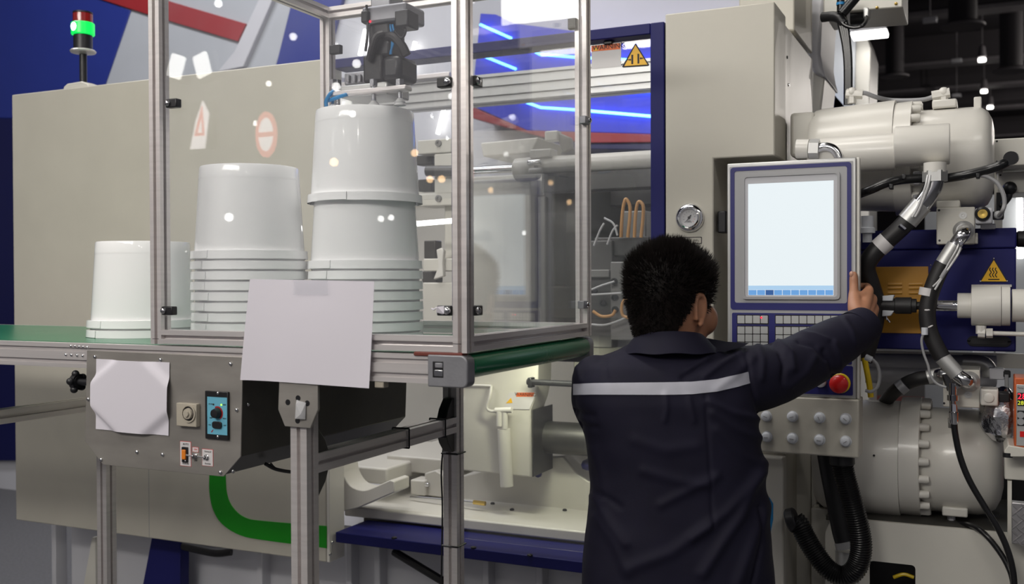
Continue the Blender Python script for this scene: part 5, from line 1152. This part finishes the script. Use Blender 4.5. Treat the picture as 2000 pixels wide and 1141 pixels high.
part('gap_backing', boxb(onY(1690, 1000, YM+.5).x, x1, YM+.5, YM+.52, pz_, onY(1800, 900, YM+.5).z), 'black', bs)  # black sheet: shade of the gap above the plinth put into colour
part('coolant_line', tube(B(), [onY(1745, 1128, YB2+.06), onY(1765, 1122, YB2+.06), onY(1785, 1128, YB2+.06)], .005, 8), 'yellowplastic', bs)
part('valve_handle', pb(1925, 985, 1945, 993, YM+.3, .03), 'bluelabel', bs, bevel=.002)
# black oil hoses running down on the right
oh = thing('oil_hose', 'thin black oil hose hanging from the lower coupling down to the bottom right corner', 'hose', onY(1965, 1080, YX))
part('hose', tube(B(), [onY(1862, 815, YX), onY(1866, 850, YX), onY(1876, 895, YX), onY(1893, 938, YX), onY(1920, 985, YX), onY(1948, 1030, YX), onY(1968, 1075, YX), onY(1979, 1120, YX), onY(1982, 1170, YX)], .0078, 12), 'hose', oh)
part('silver_end', lathe(B(), onY(1862, 790, YX), onY(1863, 826, YX)-onY(1862, 790, YX), [(0, .009), (.018, .010), (.02, .012), (.045, .0115), (.05, .009)], 14), 'chrome', oh)
oh2 = thing('oil_hose', 'thin black oil hose arching over the white plinth at bottom right', 'hose', onY(1950, 1060, YB2-.03))
part('hose', tube(B(), [onY(1870, 1022, YB2+.1), onY(1900, 1028, YB2), onY(1925, 1045, YB2-.03), onY(1950, 1075, YB2-.04), onY(1968, 1105, YB2-.05), onY(1978, 1135, YB2-.06), onY(1982, 1180, YB2-.06)], .0072, 12), 'hose', oh2)
# tread plate step and foil at the far right
st_ = thing('tread_plate', 'silver tread plate step with raised bars at the right edge', 'step', onY(1995, 1070, YM-.02))
part('plate', pb(1976, 985, 2060, 1066, YM-.04, .03), 'tread', st_, bevel=.002)
rr = random.Random(2)
for j in range(6):
    for i in range(7):
        p = onY(1982+i*9, 990+j*13+(i % 2)*6, YM-.041); a = .8 if (i+j) % 2 else -.8; d_ = Vector((math.cos(a), 0, math.sin(a)))*.010
        part('raised_bar', sweep(B(), [p-d_, p, p+d_], lambda t: .0026*(1-abs(2*t-1)**2*.7), 6, True, .6), 'tread', st_)
part('white_post', pb(1968, 940, 1976, 1062, YM, .05), 'white', st_)
# ---- temperature controller
YT = YM-.06
tc_ = thing('temperature_controller', 'orange-edged temperature controller with red and yellow lit digits at right edge', 'controller', onY(2000, 876, YT))
part('case', pb(1981, 739, 2042, 876, YT, .12), 'controller', tc_, bevel=.003)
ff = part('front_face', pb(1985, 752, 2038, 872, YT-.003, .003), 'alubar', tc_, bevel=.001)
part('display', pb(1987, 768, 2036, 794, YT-.0045, .0015), 'black', ff)
text('red_digits', '28', .020, onY(1996, 775, YT-.005), 'redled', ff, .0003); text('yellow_digits', '28', .014, onY(1993.5, 787.5, YT-.005), 'yelled', ff, .0003)
text('print', 'Temp', .006, onY(1993, 758, YT-.0035), 'ink', ff, .0002)
part('key_field', pb(1987, 803, 2036, 833, YT-.0045, .0015), 'black', ff)
for py in (811, 824): part('key', lathe(B(), onY(1993.5, py, YT-.0045), (0, -1, 0), [(0, .0085), (.002, .008)], 16), 'cablegrey', ff)
part('red_key', pb(1992, 843, 2010, 854, YT-.0045, .0015), 'redplastic', ff)
br = thing('controller_shelf', 'white bracket shelf carrying the orange controller beside the lower cylinder', 'bracket', onY(1970, 880, YT))
part('shelf', prism(B(), tr([(1960, 873), (1968, 862), (2060, 878), (2060, 884), (1962, 884)], YT+.06), YT-.01, YT+.14), 'white', br, bevel=.002)
part('upright', pb(1962, 882, 2060, 940, YT+.06, .05), 'white', br, bevel=.003)
part('knob', cyl(B(), onY(1968, 884, YT), onY(1968, 893, YT), .012, seg=14), 'black', br)
fo = B(); rr = random.Random(5); c = onY(1955, 812, YM+.1)
sphere(fo, (0, 0, 0), .07, 20, (.75, .5, 1.0))
for v in fo.verts: v.co = c+v.co*(1+.35*noise.noise(v.co*40))
o = part('foil_wrap', fo, 'foil', sm=20); tag(o, 'crumpled silver foil wrap behind the lower solenoid', 'foil')
# ---- beams at the right edge
for a, Y, label in (((1941, 268, 2080, 322), YM+.35, 'upper white box beam at the right edge, where the black cable ends'), ((1948, 334, 2080, 376), YM+.45, 'lower white box beam at the right edge, below the black cable')):
    t = thing('side_beam', label, 'machine beam', onY(1990, a[3], Y)); part('beam', pb(*a, Y, .2), 'white', t, bevel=.003)
    for py in (a[1]+8, a[3]-6): part('hole', lathe(B(), onY(a[0]+6, py, Y-.0005), (0, 1, 0), [(0, .003), (.001, .003)], 8), 'black', t)
    if a[1] < 300: part('support', pb(1942, 322, 1958, 480, Y+.12, .05), 'white', t); part('dark_slot', pb(1946, 376, 1962, 416, Y+.1, .02), 'black', t)
    else:
        part('plug', sphere(B(), onY(1972, 368, Y-.02), .02, 14), 'black', t)
        part('plug_cable', tube(B(), [onY(1972, 370, Y-.02), onY(1970, 385, Y-.02), onY(1960, 398, Y-.01), onY(1950, 410, Y+.05)], .009, 10), 'black', t)
# ---- hopper and top channel
YZ = YM+.75
hp_ = thing('material_hopper', 'pale grey material hopper with a small blue sticker above the cabinet', 'hopper', onY(1600, 220, YZ))
part('hopper_body', prism(B(), tr([(1552, -70), (1614, -70), (1610, 0), (1605, 40), (1602, 105), (1606, 130), (1612, 152), (1588, 142), (1570, 90), (1556, 46)], YZ), YZ, YZ+.35), 'lightgrey', hp_, bevel=.01)
part('neck', prism(B(), tr([(1586, 128), (1611, 152), (1602, 228), (1584, 228)], YZ+.02), YZ+.02, YZ+.3), 'white', hp_, bevel=.006)
part('blue_sticker', prism(B(), tr([(1564, 32), (1574, 38), (1575, 66), (1565, 50)], YZ-.001), YZ-.002, YZ+.001), 'bluelabel', hp_)
part('edge_seal', sweep(B(), [onY(1551, -20, YZ-.01), onY(1555, 44, YZ-.01)], .009, 8), 'black', hp_)
t = thing('top_box', 'beige box standing on the control cabinet beside the hopper', 'machine box', (onY(1490, 5, YM+.3).x, YM+.3, ztop))
part('body', prism(B(), [(x, z) for x, z in tr([(1443, -70), (1552, -70), (1552, 60), (1443, 60)], YM+.35)], YM+.35, YM+.7), 'beige', t, bevel=.005)
YY = YM+.55
tcb = thing('channel_beam', 'white channel beam with hanging cables at the top, right of the hopper', 'machine beam', onY(1680, 20, YY))
part('channel', prism(B(), tr([(1608, -70), (1763, -70), (1763, 14), (1608, 26)], YY), YY, YY+.25), 'white', tcb, bevel=.004)
for px, py in ((1713, 15), (1750, 7)): part('rivet', sphere(B(), onY(px, py, YY-.002), .005, 8), 'brass', tcb)
part('connector', pb(1686, 14, 1697, 34, YY-.03, .05), 'alubar', tcb, bevel=.004)
part('dark_motor', cyl(B(), onY(1662, 33, YY+.05), onY(1690, 31, YY+.05), .028, seg=18), 'black', tcb)
kb = thing('cable_bundle', 'bundle of black cables dropping from the channel beam to the upper cylinder', 'cable', onY(1656, 205, YY-.05))
for d_ in (-4, 0, 4, 8): part('cable', tube(B(), [onY(1640+d_, 30, YY-.05), onY(1646+d_, 55, YY-.05), onY(1652+d_*.8, 90, YY-.05), onY(1655+d_*.7, 130, YY-.05), onY(1655+d_*.7, 205, YY-.05)], .0075, 10), 'hose', kb)
part('cable_chain', tube(B(), [onY(1606, 34, YY-.03), onY(1625, 32, YY-.04), onY(1640, 36, YY-.05), onY(1648, 46, YY-.05)], .016, 12), 'black', kb)
part('diagonal_conduit', cyl(B(), onY(1645, 26, YY-.07), onY(1672, -6, YY-.07), .016, seg=14), 'hose', kb)
part('upright_conduit', cyl(B(), onY(1642, 22, YY-.06), onY(1642, -20, YY-.06), .012, seg=14), 'hose', kb)
part('blue_joint', cyl(B(), onY(1642, 10, YY-.061), onY(1642, 5, YY-.061), .0135, seg=14), 'bluelabel', kb)
part('loop_cable', tube(B(), [onY(1640, 38, YY-.06), onY(1650, 49, YY-.06), onY(1668, 54, YY-.06), onY(1684, 50, YY-.06), onY(1692, 40, YY-.04), onY(1692, 30, YY-.02)], .006, 10), 'hose', kb)
# ================================================================== THE MAN
DM = 2.2
def P(px, py, dd=0.): return atD(px, py, DM+dd)
UP = Vector((0, 0, 1)); FH = Vector((FW.x, FW.y, 0)).normalized(); RH = Vector((FH.y, -FH.x, 0))
def voxel(bm, size, it, fac=.5):
    bmesh.ops.recalc_face_normals(bm, faces=bm.faces)
    me = bpy.data.meshes.new('tmp'); bm.to_mesh(me); bm.free(); o = bpy.data.objects.new('tmp', me); COL.objects.link(o)
    r = o.modifiers.new('r', 'REMESH'); r.mode = 'VOXEL'; r.voxel_size = size
    if it: s_ = o.modifiers.new('s', 'SMOOTH'); s_.iterations = it; s_.factor = fac
    out = bpy.data.meshes.new_from_object(o.evaluated_get(bpy.context.evaluated_depsgraph_get())); bpy.data.objects.remove(o); bpy.data.meshes.remove(me)
    return out
def mesh_obj(name, me, m, parent):
    me.name = name; me.materials.clear(); me.materials.append(M[m]); me.polygons.foreach_set('use_smooth', [True]*len(me.polygons))
    o = bpy.data.objects.new(name, me); COL.objects.link(o); attach(o, parent); return o
def limb(bm, pr, res=6, seg=20, flat=1.):
    """closed tapered limb through [(point, radius)]"""
    pts = [Vector((*p, )) for p, r in pr]; P4 = spline(pts, res); rs = [r for p, r in pr]; n = len(pr)-1
    def rad(t):
        x = t*n; i = min(int(x), n-1); f = x-i; return rs[i]*(1-f)+rs[i+1]*f
    sweep(bm, P4, rad, seg, True, flat)
    sphere(bm, pts[0], rs[0]*.985, seg); sphere(bm, pts[-1], rs[-1]*.985, seg)
def loft(bm, rings, seg=48, ex=2.5, inset=0.):
    R_ = []
    for c, rx, ry in rings:
        rr = []
        for k in range(seg):
            a = 2*math.pi*k/seg; ca, sa = math.cos(a), math.sin(a)
            rr.append(bm.verts.new(c+RH*((rx-inset)*math.copysign(abs(ca)**(2/ex), ca))+FH*((ry-inset)*math.copysign(abs(sa)**(2/ex), sa))))
        R_.append(rr)
    for a, b in zip(R_, R_[1:]):
        for k in range(seg): bm.faces.new((a[k], a[(k+1) % seg], b[(k+1) % seg], b[k]))
    bm.faces.new(R_[0]); bm.faces.new(R_[-1][::-1])
RG = [(668, 1240, 1382, .072, .03), (684, 1210, 1412, .088, .03), (697, 1174, 1440, .100, .03), (712, 1146, 1456, .112, .03), (740, 1128, 1464, .124, .03), (780, 1124, 1470, .132, .03),
      (815, 1130, 1474, .133, .03), (850, 1142, 1479, .132, .03), (900, 1149, 1485, .130, .03), (950, 1153, 1491, .129, .03), (1000, 1149, 1497, .132, .03), (1050, 1143, 1502, .137, .03),
      (1100, 1139, 1506, .140, .03), (1141, 1137, 1509, .142, .03), (1200, 1138, 1511, .144, .03), (1262, 1140, 1512, .144, .03)]
def rings(inset=0.):
    out = []
    for py, l, r, d, dd in RG:
        a, b = P(l, py, dd), P(r, py, dd); c = (a+b)/2; c.z = P(1300, py, dd).z
        out.append((c, (b-a).length/2-inset, d-inset))
    return out
ground = P(1322, 1000, .03); ground.z = 0
man = thing('person', 'black-haired man in navy work jacket with grey stripe, gripping the operator panel', 'person', ground)
# ---- arms (joints): right arm reaches to the panel's edge, left arm is held forward
RA = [(P(1436, 744, .03), .078), (P(1500, 735, .07), .071), (P(1550, 715, .13), .0675), (P(1600, 688, .19), .064), (P(1640, 665, .235), .058), (P(1670, 648, .27), .0495), (P(1680, 640, .285), .0455)]
LA = [(P(1166, 742, .03), .056), (P(1163, 788, .06), .052), (P(1184, 838, .12), .049), (P(1203, 878, .19), .047), (P(1222, 850, .30), .043), (P(1236, 826, .40), .037)]
WR = P(1683, 628, .315)
# ---- head frame, turned right and slightly down
H0 = P(1312, 606, .035); TH = math.radians(41)
hy0 = FH*math.cos(TH)+RH*math.sin(TH); hx = RH*math.cos(TH)-FH*math.sin(TH); tl = math.radians(5)
hy = hy0*math.cos(tl)-UP*math.sin(tl); hz = UP*math.cos(tl)+hy0*math.sin(tl)
def HL(x, y, z): return H0+hx*x+hy*y+hz*z
def cran(z):
    if z >= .03: return math.sqrt(max(0, 1-((z-.03)/.098)**2))
    return 1-.20*((.03-z)/.10)**1.4
def skull(phi, z, off=0.):
    """phi 0 = back, pi/2 = right, pi = front"""
    s_ = cran(z); x = (.0755*s_+off)*math.sin(phi); y = -(.0965*s_+off)*math.cos(phi)-.012
    return HL(x, y, z)
body = B()
# cranium
R_ = []
zs = [-.075, -.06, -.04, -.02, 0, .02, .04, .06, .08, .095, .108, .118, .125, .1279]
for z in zs: R_.append([body.verts.new(skull(2*math.pi*k/40, z)) for k in range(40)])
for a, b in zip(R_, R_[1:]):
    for k in range(40): body.faces.new((a[k], a[(k+1) % 40], b[(k+1) % 40], b[k]))
body.faces.new(R_[0]); body.faces.new(R_[-1][::-1])
def hs(c, r, sq=(1, 1, 1)):          # ellipsoid in head axes
    m_ = bmesh.ops.create_uvsphere(body, u_segments=18, v_segments=12, radius=r)
    for v in m_['verts']: v.co = HL(c[0]+v.co.x*sq[0], c[1]+v.co.y*sq[1], c[2]+v.co.z*sq[2])
hs((0, .040, -.025), .066, (.98, .85, 1.3)); hs((0, .035, -.078), .05, (1.05, 1.1, .65)); hs((0, .078, -.098), .022, (1.2, .8, .8))
for s_ in (-1, 1):
    hs((.043*s_, .062, -.016), .034, (1, .9, 1.1)); hs((.030*s_, .088, .030), .016, (1.3, .6, .5)); hs((.052*s_, .015, -.072), .026, (.8, 1.2, 1))
    # ear: helix, lobe and concha
    for k in range(26):
        a = math.radians(-70+k*11.6); hs((.0775*s_+.006*s_*max(0, math.sin(a+.8)), -.014+.0155*math.cos(a)-.004*math.sin(a), .002+.031*math.sin(a)), .0058)
    hs((.078*s_, -.006, -.026), .0095, (.6, 1, 1.1)); hs((.075*s_, -.008, .004), .020, (.35, .8, 1.3)); hs((.0785*s_, .006, -.004), .006)
hs((0, .105, -.018), .014, (1, 1.2, .9)); hs((0, .098, .005), .010, (.8, 1, 2.2)); hs((.010, .100, -.022), .008); hs((-.010, .100, -.022), .008)
hs((0, .092, -.058), .012, (1.9, .7, .6)); hs((0, .091, -.070), .012, (1.7, .7, .65))
nb = P(1305, 692, .01)
limb(body, [(HL(0, -.028, -.02), .059), (HL(0, -.032, -.07), .057), (nb, .060)])
loft(body, rings(.02)[1:], inset=0)
limb(body, [(p, r-.024) for p, r in RA]); limb(body, [(p, r-.018) for p, r in LA])
limb(body, [(RA[-1][0], .027), (WR, .0275)])
# ---- right hand gripping the panel edge: palm, thumb on the front, fingers round the back
K = [(1697, 567, 2.583, .0125), (1704.5, 585, 2.585, .0125), (1708.5, 604, 2.575, .0118), (1706.5, 623, 2.558, .0108)]
for i, (kx, ky, kd, kr) in enumerate(K):
    kp_ = atD(kx, ky, kd); w0 = WR+RH*(.004*i-.004)-UP*(.010*i-.014)
    limb(body, [(w0, .0205), ((w0*.5+kp_*.5)+RH*.002, .0165), (kp_, kr)], 5, 14)
    L_ = (1, 1.08, 1, .82)[i]
    a = atD(kx-1-.5*i, ky-5, kd+.030*L_); b = atD(1692-.8*i, ky-8+2*i, 2.640); c_ = atD(1676-i, ky-8+2*i, 2.648); d_ = atD(1668+2*i, ky-7+2*i, 2.634)
    limb(body, [(kp_, kr*.96), (a, .0095), (b, .0092), (c_, .0086), (d_, .0078)], 5, 12)
tt = [onY(1667.5, 537, YH-.0105), onY(1667.5, 556, YH-.013), onY(1668, 579, YH-.024), onY(1672, 606, YH-.050)]
limb(body, [(tt[0], .0098), (tt[0]*.5+tt[1]*.5, .0112), (tt[1], .0112), (tt[1]*.5+tt[2]*.5, .0112), (tt[2], .0145), (tt[3], .020), (WR, .024)], 5, 14)
limb(body, [(tt[2], .013), (atD(1684, 577, 2.558), .011), (atD(*K[0][:3]), .0115)], 5, 12)
limb(body, [(tt[3], .019), (atD(1688, 596, 2.545), .017), (atD(*K[1][:3]), .0115)], 5, 12)
# left hand, half closed in front of the body
lw = LA[-1][0]; fd = (LA[-1][0]-LA[-2][0]).normalized()
limb(body, [(lw, .027), (lw+fd*.03, .026), (lw+fd*.085, .027)], 5, 14, .7)
for i in range(4):
    b0 = lw+fd*.085+RH*(.026-.0175*i); l_ = (.9, 1, .95, .75)[i]
    limb(body, [(b0, .0100), (b0+fd*.038*l_-UP*.006, .0092), (b0+fd*.058*l_-UP*.026, .0086), (b0+fd*.054*l_-UP*.046, .0078)], 5, 12)
limb(body, [(lw+fd*.025+RH*.020, .014), (lw+fd*.055+RH*.044, .012), (lw+fd*.085+RH*.046-UP*.010, .0105), (lw+fd*.105+RH*.036-UP*.016, .009)], 5, 12)
# legs and feet
for s_ in (-1, 1):
    c = ground+RH*(.098*s_); hip = c+UP*.86; kn = c+UP*.47+FH*.015; an = c+UP*.09+RH*(.012*s_)-FH*.01
    limb(body, [(hip, .082), (c+UP*.66, .070), (kn, .050), (c+UP*.33, .048), (an, .034)], 5, 16)
    limb(body, [(an-UP*.035-FH*.03, .032), (an-UP*.05+FH*.06, .032), (an-UP*.058+FH*.135, .024)], 5, 14)
skin = mesh_obj('body', voxel(body, .0032, 5, .5), 'skin', man)
# small facial parts
for s_ in (-1, 1):
    e_ = part('eye', sphere(B(), HL(.029*s_, .079, .013), .0115, 16), 'eye', man); part('iris', sphere(B(), HL(.0295*s_, .0885, .013), .0042, 12, (1, 1, 1)), 'ink', e_)
    part('eyebrow', sweep(B(), spline([HL(.014*s_, .102, .034), HL(.030*s_, .101, .040), HL(.046*s_, .088, .036)], 5), .0028, 6), 'hair', man)
nl = onY(1664.5, 536.5, YH-.0105); q = B(); sphere(q, (0, 0, 0), .0062, 14, (.85, .35, 1.15)); bmesh.ops.translate(q, verts=q.verts, vec=nl+Vector((-.001, -.0086, .0015))); part('thumb_nail', q, 'nail', man)
# ---- hair: cap and strands
def hairline(phi):
    a = abs(math.degrees(math.atan2(math.sin(phi), math.cos(phi))))
    if a < 48: return -.066
    if a < 70: return -.066+(a-48)/22*.066
    if a < 76: return (a-70)/6*.040
    if a < 101: return .040
    if a < 111: return .002
    if a < 135: return .002+(a-111)/24*.076
    return .080
def hlen(phi, z):
    t = max(0, min(1, (z+.02)/.11)); t2 = max(0, min(1, (z+.07)/.05))
    return .0055*t2+.003+.021*t**1.1
hb_ = B(); NP, NZ = 72, 30; G = []
for j in range(NZ+1):
    z = -.07+(.1275+.07)*(1-(1-j/NZ)**1.35); G.append([(2*math.pi*k/NP, z) for k in range(NP)])
boxy = lambda z: .009*math.exp(-((z-.088)/.028)**2)
vv = [[hb_.verts.new(skull(ph, z, .004+boxy(z)+.35*hlen(ph, z)+.0016*noise.noise(Vector((ph*9, z*120, 0))))+UP*(.35*hlen(ph, z)*max(0, (z-.05)/.08))) for ph, z in r] for r in G]
for j in range(NZ):
    for k in range(NP):
        ph, z = (G[j][k][0]+math.pi/NP), (G[j][k][1]+G[j+1][k][1])/2
        if z > hairline(ph): hb_.faces.new((vv[j][k], vv[j][(k+1) % NP], vv[j+1][(k+1) % NP], vv[j+1][k]))
hb_.faces.new(vv[-1])
bmesh.ops.delete(hb_, geom=[v for v in hb_.verts if not v.link_faces], context='VERTS')
bmesh.ops.recalc_face_normals(hb_, faces=hb_.faces)
bmesh.ops.solidify(hb_, geom=hb_.faces[:], thickness=.004)
hair = part('hair', hb_, 'hair', man, sm=60)
st2 = B(); rnd = random.Random(21); cnt = 0
while cnt < 11000:
    ph = rnd.uniform(0, 2*math.pi); z = -.07+.197*(1-(1-rnd.random())**1.6); 
    if z < hairline(ph)+rnd.uniform(-.004, .004): continue
    p0 = skull(ph, z, .002+boxy(z)); pc = HL(0, -.012, min(z, .055)); nrm = (p0-pc).normalized(); L_ = hlen(ph, z)*rnd.uniform(.75, 1.35)
    upw = max(0, (z-.0)/.12)
    d_ = (nrm*.75+UP*(.55*upw-.45*(1-min(1, upw*2)))+hy*(.25*upw)+Vector((rnd.gauss(0, 1), rnd.gauss(0, 1), rnd.gauss(0, 1)))*.10).normalized()
    p1 = p0+nrm*.004+d_*L_*.55; p2 = p0+nrm*.004+d_*L_+(UP*.1*upw-nrm*.12)*L_; u, v = frame_of(d_); r0 = .0008
    tri = [[st2.verts.new(q+(u*math.cos(a)+v*math.sin(a))*r) for a in (0, 2.09, 4.19)] for q, r in ((p0, r0), (p1, r0*.75))]; tip = st2.verts.new(p2)
    for i in range(3):
        st2.faces.new((tri[0][i], tri[0][(i+1) % 3], tri[1][(i+1) % 3], tri[1][i])); st2.faces.new((tri[1][i], tri[1][(i+1) % 3], tip))
    cnt += 1
o = part('hair_strands', st2, 'hair', hair, sm=0); o['kind'] = 'stuff'
# ---- jacket
jk = B(); loft(jk, rings(), 64, 2.6)
limb(jk, RA, 6, 28); limb(jk, LA, 6, 24)
jm = voxel(jk, .0055, 9, .5)
FOLDS = [([(1500, 890), (1445, 1010), (1372, 1120)], 11, .0060), ([(1484, 925), (1420, 1000), (1350, 1050)], 10, .0045), ([(1505, 975), (1470, 1060), (1440, 1141)], 11, .0050),
         ([(1382, 1030), (1310, 1080), (1230, 1110)], 12, .0050), ([(1158, 965), (1190, 1020), (1222, 1062)], 9, .0045), ([(1165, 1010), (1200, 1060), (1225, 1120)], 10, .0035),
         ([(1378, 771), (1386, 900), (1393, 1031)], 3.0, -.0028), ([(1258, 920), (1320, 938), (1385, 948)], 10, .0035), ([(1292, 985), (1350, 955), (1400, 930)], 9, .0040),
         ([(1240, 860), (1300, 880), (1360, 872)], 11, .0025), ([(1383, 784), (1430, 806), (1492, 822)], 7, .0050), ([(1392, 806), (1440, 840), (1486, 856)], 8, .0045), ([(1400, 840), (1450, 890), (1488, 905)], 9, .0035),
         ([(1333, 739), (1375, 712), (1418, 692)], 5, -.0040), ([(1376, 735), (1410, 710), (1445, 690)], 5, .0035), ([(1345, 722), (1380, 702)], 6, .0030), ([(1456, 680), (1466, 740), (1484, 822)], 3.5, -.0035),
         ([(1505, 672), (1522, 684), (1533, 712), (1530, 745)], 5, -.0055), ([(1520, 668), (1545, 690), (1550, 720)], 6, .0045), ([(1480, 672), (1490, 700), (1488, 740)], 6, .0035),
         ([(1567, 652), (1590, 655), (1616, 664)], 5, .0040), ([(1560, 668), (1590, 676), (1612, 700)], 5, -.0045), ([(1610, 685), (1622, 705), (1627, 735)], 4.5, -.0060), ([(1630, 670), (1640, 700), (1640, 725)], 6, .0040),
         ([(1650, 622), (1664, 645), (1672, 672)], 5, .0030), ([(1590, 700), (1575, 730), (1545, 755)], 7, .0035), ([(1470, 700), (1440, 730), (1400, 760)], 8, .0025),
         ([(1185, 700), (1182, 720), (1186, 745)], 3.0, -.0025), ([(1128, 720), (1134, 745)], 5, .003), ([(1118, 800), (1135, 808), (1158, 812)], 5, -.0045), ([(1125, 825), (1145, 835), (1165, 836)], 5, -.0040), ([(1150, 960), (1175, 966), (1210, 990)], 6, -.0035),
         ([(1300, 770), (1302, 800), (1298, 822)], 5, .0030), ([(1345, 775), (1350, 800), (1356, 822)], 5, .0030), ([(1160, 880), (1175, 930), (1180, 975)], 10, .0035), ([(1470, 1141), (1488, 1060), (1484, 990)], 4, -.0045)]
def segd(x, y, a, b):
    dx, dy = b[0]-a[0], b[1]-a[1]; t = max(0, min(1, ((x-a[0])*dx+(y-a[1])*dy)/(dx*dx+dy*dy))); return math.hypot(x-a[0]-t*dx, y-a[1]-t*dy)
jm.calc_loop_triangles(); nrm = [v.normal.copy() for v in jm.vertices]
for v, n_ in zip(jm.vertices, nrm):
    d = 0.0012*noise.noise(v.co*22)+.0022*noise.noise(Vector((v.co.x*9, v.co.y*9, v.co.z*16+3)))
    if n_.dot(v.co-CAM) < 0:
        x, y, _ = proj(v.co)
        for pts, w_, a_ in FOLDS:
            if min(p[0] for p in pts)-3*w_ < x < max(p[0] for p in pts)+3*w_ and min(p[1] for p in pts)-3*w_ < y < max(p[1] for p in pts)+3*w_:
                e_ = min(segd(x, y, a, b) for a, b in zip(pts, pts[1:])); d += 1.35*a_*math.exp(-(e_/w_)**2)
    v.co = v.co+n_*d
jacket = mesh_obj('jacket', jm, 'navy', man)
bv = BVHTree.FromPolygons([v.co.copy() for v in jm.vertices], [tuple(p.vertices) for p in jm.polygons])
def onjacket(px, py, off=.0016):
    r = ray(px, py).normalized(); h = bv.ray_cast(CAM, r)
    return None if h[0] is None else h[0]-r*off+h[1]*off*.5
def interp(pl_, x):
    for a, b in zip(pl_, pl_[1:]):
        if a[0] <= x <= b[0]: return a[1]+(b[1]-a[1])*(x-a[0])/(b[0]-a[0])
    return pl_[-1][1]
top_ = [(1100, 751), (1160, 748.5), (1300, 747), (1350, 746), (1400, 741), (1440, 732), (1470, 724)]; bot_ = [(1100, 772), (1160, 771), (1300, 771.5), (1350, 770.5), (1400, 765), (1440, 756), (1470, 747)]
sb = B(); cols_ = []
for i in range(91):
    x = 1116+i*(1461-1116)/90; c_ = []
    for j in range(7):
        f = j/6; xx = x+ (4*f if i == 90 else 0); p = onjacket(xx, interp(top_, xx)*(1-f)+interp(bot_, xx)*f); c_.append(p)
    if all(c_): cols_.append([sb.verts.new(p) for p in c_])
for a, b in zip(cols_, cols_[1:]):
    if (a[3].co-b[3].co).length < .06:
        for j in range(6): sb.faces.new((a[j], a[j+1], b[j+1], b[j]))
part('reflective_stripe', sb, 'tapegrey', jacket, sm=60)
# collar: stand and fall round the neck, tilted down to the front
q = B(); N_ = 56; rows = []
cc = P(1306, 668, .006)
for lvl in range(6):
    r = []
    for k in range(N_):
        a = 2*math.pi*k/N_; ca, sa = math.cos(a), math.sin(a); back = (1-sa)/2     # sa=-1 is the back (towards the viewer)
        zt_ = P(1311, 644, 0).z-.030*(1-back); rxt, ryt = .0735, .071
        zl_ = P(1311, 685, 0).z-.012*(1-back); rxl, ryl = (.108 if ca > 0 else .100), .098
        t = (0, .0, .25, .55, .85, 1.0)[lvl]
        if lvl == 0: rx_, ry_, z_ = .069, .066, zt_-.016
        else: rx_ = rxt+(rxl-rxt)*t**.8; ry_ = ryt+(ryl-ryt)*t**.8; z_ = zt_+(zl_-zt_)*t
        z_ += .0015*math.sin(a*7)*t
        r.append(q.verts.new(Vector((cc.x, cc.y, 0))+RH*(rx_*ca)+FH*(ry_*sa)+UP*z_))
    rows.append(r)
for a, b in zip(rows, rows[1:]):
    for k in range(N_):
        if not (N_*.70 < -1): q.faces.new((a[k], a[(k+1) % N_], b[(k+1) % N_], b[k]))
bmesh.ops.recalc_face_normals(q, faces=q.faces); bmesh.ops.solidify(q, geom=q.faces[:], thickness=.0035)
part('collar', q, 'navy', jacket, sm=60)
# right collar wing lying over the shoulder, its tip sticking out
q = B(); A = [(1378, 660, .0), (1420, 668, -.005), (1463, 670, -.02), (1452, 677, -.035), (1420, 686, -.06), (1385, 688, -.075)]
A = [P(a, b, .03+c_) for a, b, c_ in A]; vs = [q.verts.new(p) for p in A]; q.faces.new(vs); bmesh.ops.solidify(q, geom=q.faces[:], thickness=.004)
bmesh.ops.recalc_face_normals(q, faces=q.faces); part('collar_wing', q, 'navy', jacket, bevel=.001)
# cuff and its button
cd_ = (RA[-1][0]-RA[-3][0]).normalized(); q = B(); lathe(q, RA[-1][0]-cd_*.030, cd_, [(0, .0500), (.020, .0495), (.050, .0455), (.0505, .042), (.010, .043)], 36, cap=False)
part('cuff', q, 'navy', jacket, sm=60)
part('button', lathe(B(), atD(1700.5, 645, 2.468), (CAM-atD(1700, 645, 2.46)).normalized()+RH*.7, [(0, .006), (.002, .006), (.0025, .003)], 14), 'knob', jacket)
# ---- trousers and shoes (below the frame)
tr_ = B()
hp0 = P(1322, 1200, .03); loft(tr_, [(Vector((ground.x, ground.y, z)), rx, ry) for z, rx, ry in ((1.02, .178, .118), (.95, .186, .124), (.88, .188, .126), (.82, .180, .12))], 40, 2.4)
for s_ in (-1, 1):
    c = ground+RH*(.098*s_); limb(tr_, [(c+UP*.86, .098), (c+UP*.66, .086), (c+UP*.47+FH*.012, .068), (c+UP*.30, .064), (c+UP*.10+RH*.012*s_-FH*.008, .058)], 6, 22)
mesh_obj('trousers', voxel(tr_, .008, 5), 'trouser', man)
for s_ in (-1, 1):
    c = ground+RH*(.110*s_)-FH*.01; sh = B(); limb(sh, [(c+UP*.045-FH*.045, .043), (c+UP*.05+FH*.03, .046), (c+UP*.042+FH*.10, .042), (c+UP*.034+FH*.155, .033)], 6, 18); limb(sh, [(c+UP*.05-FH*.02, .048), (c+UP*.11-FH*.01, .050)], 4, 18)
    sm_ = voxel(sh, .006, 4)
    for v in sm_.vertices: v.co.z = max(.0, v.co.z)
    mesh_obj('shoe', sm_, 'shoe', man)
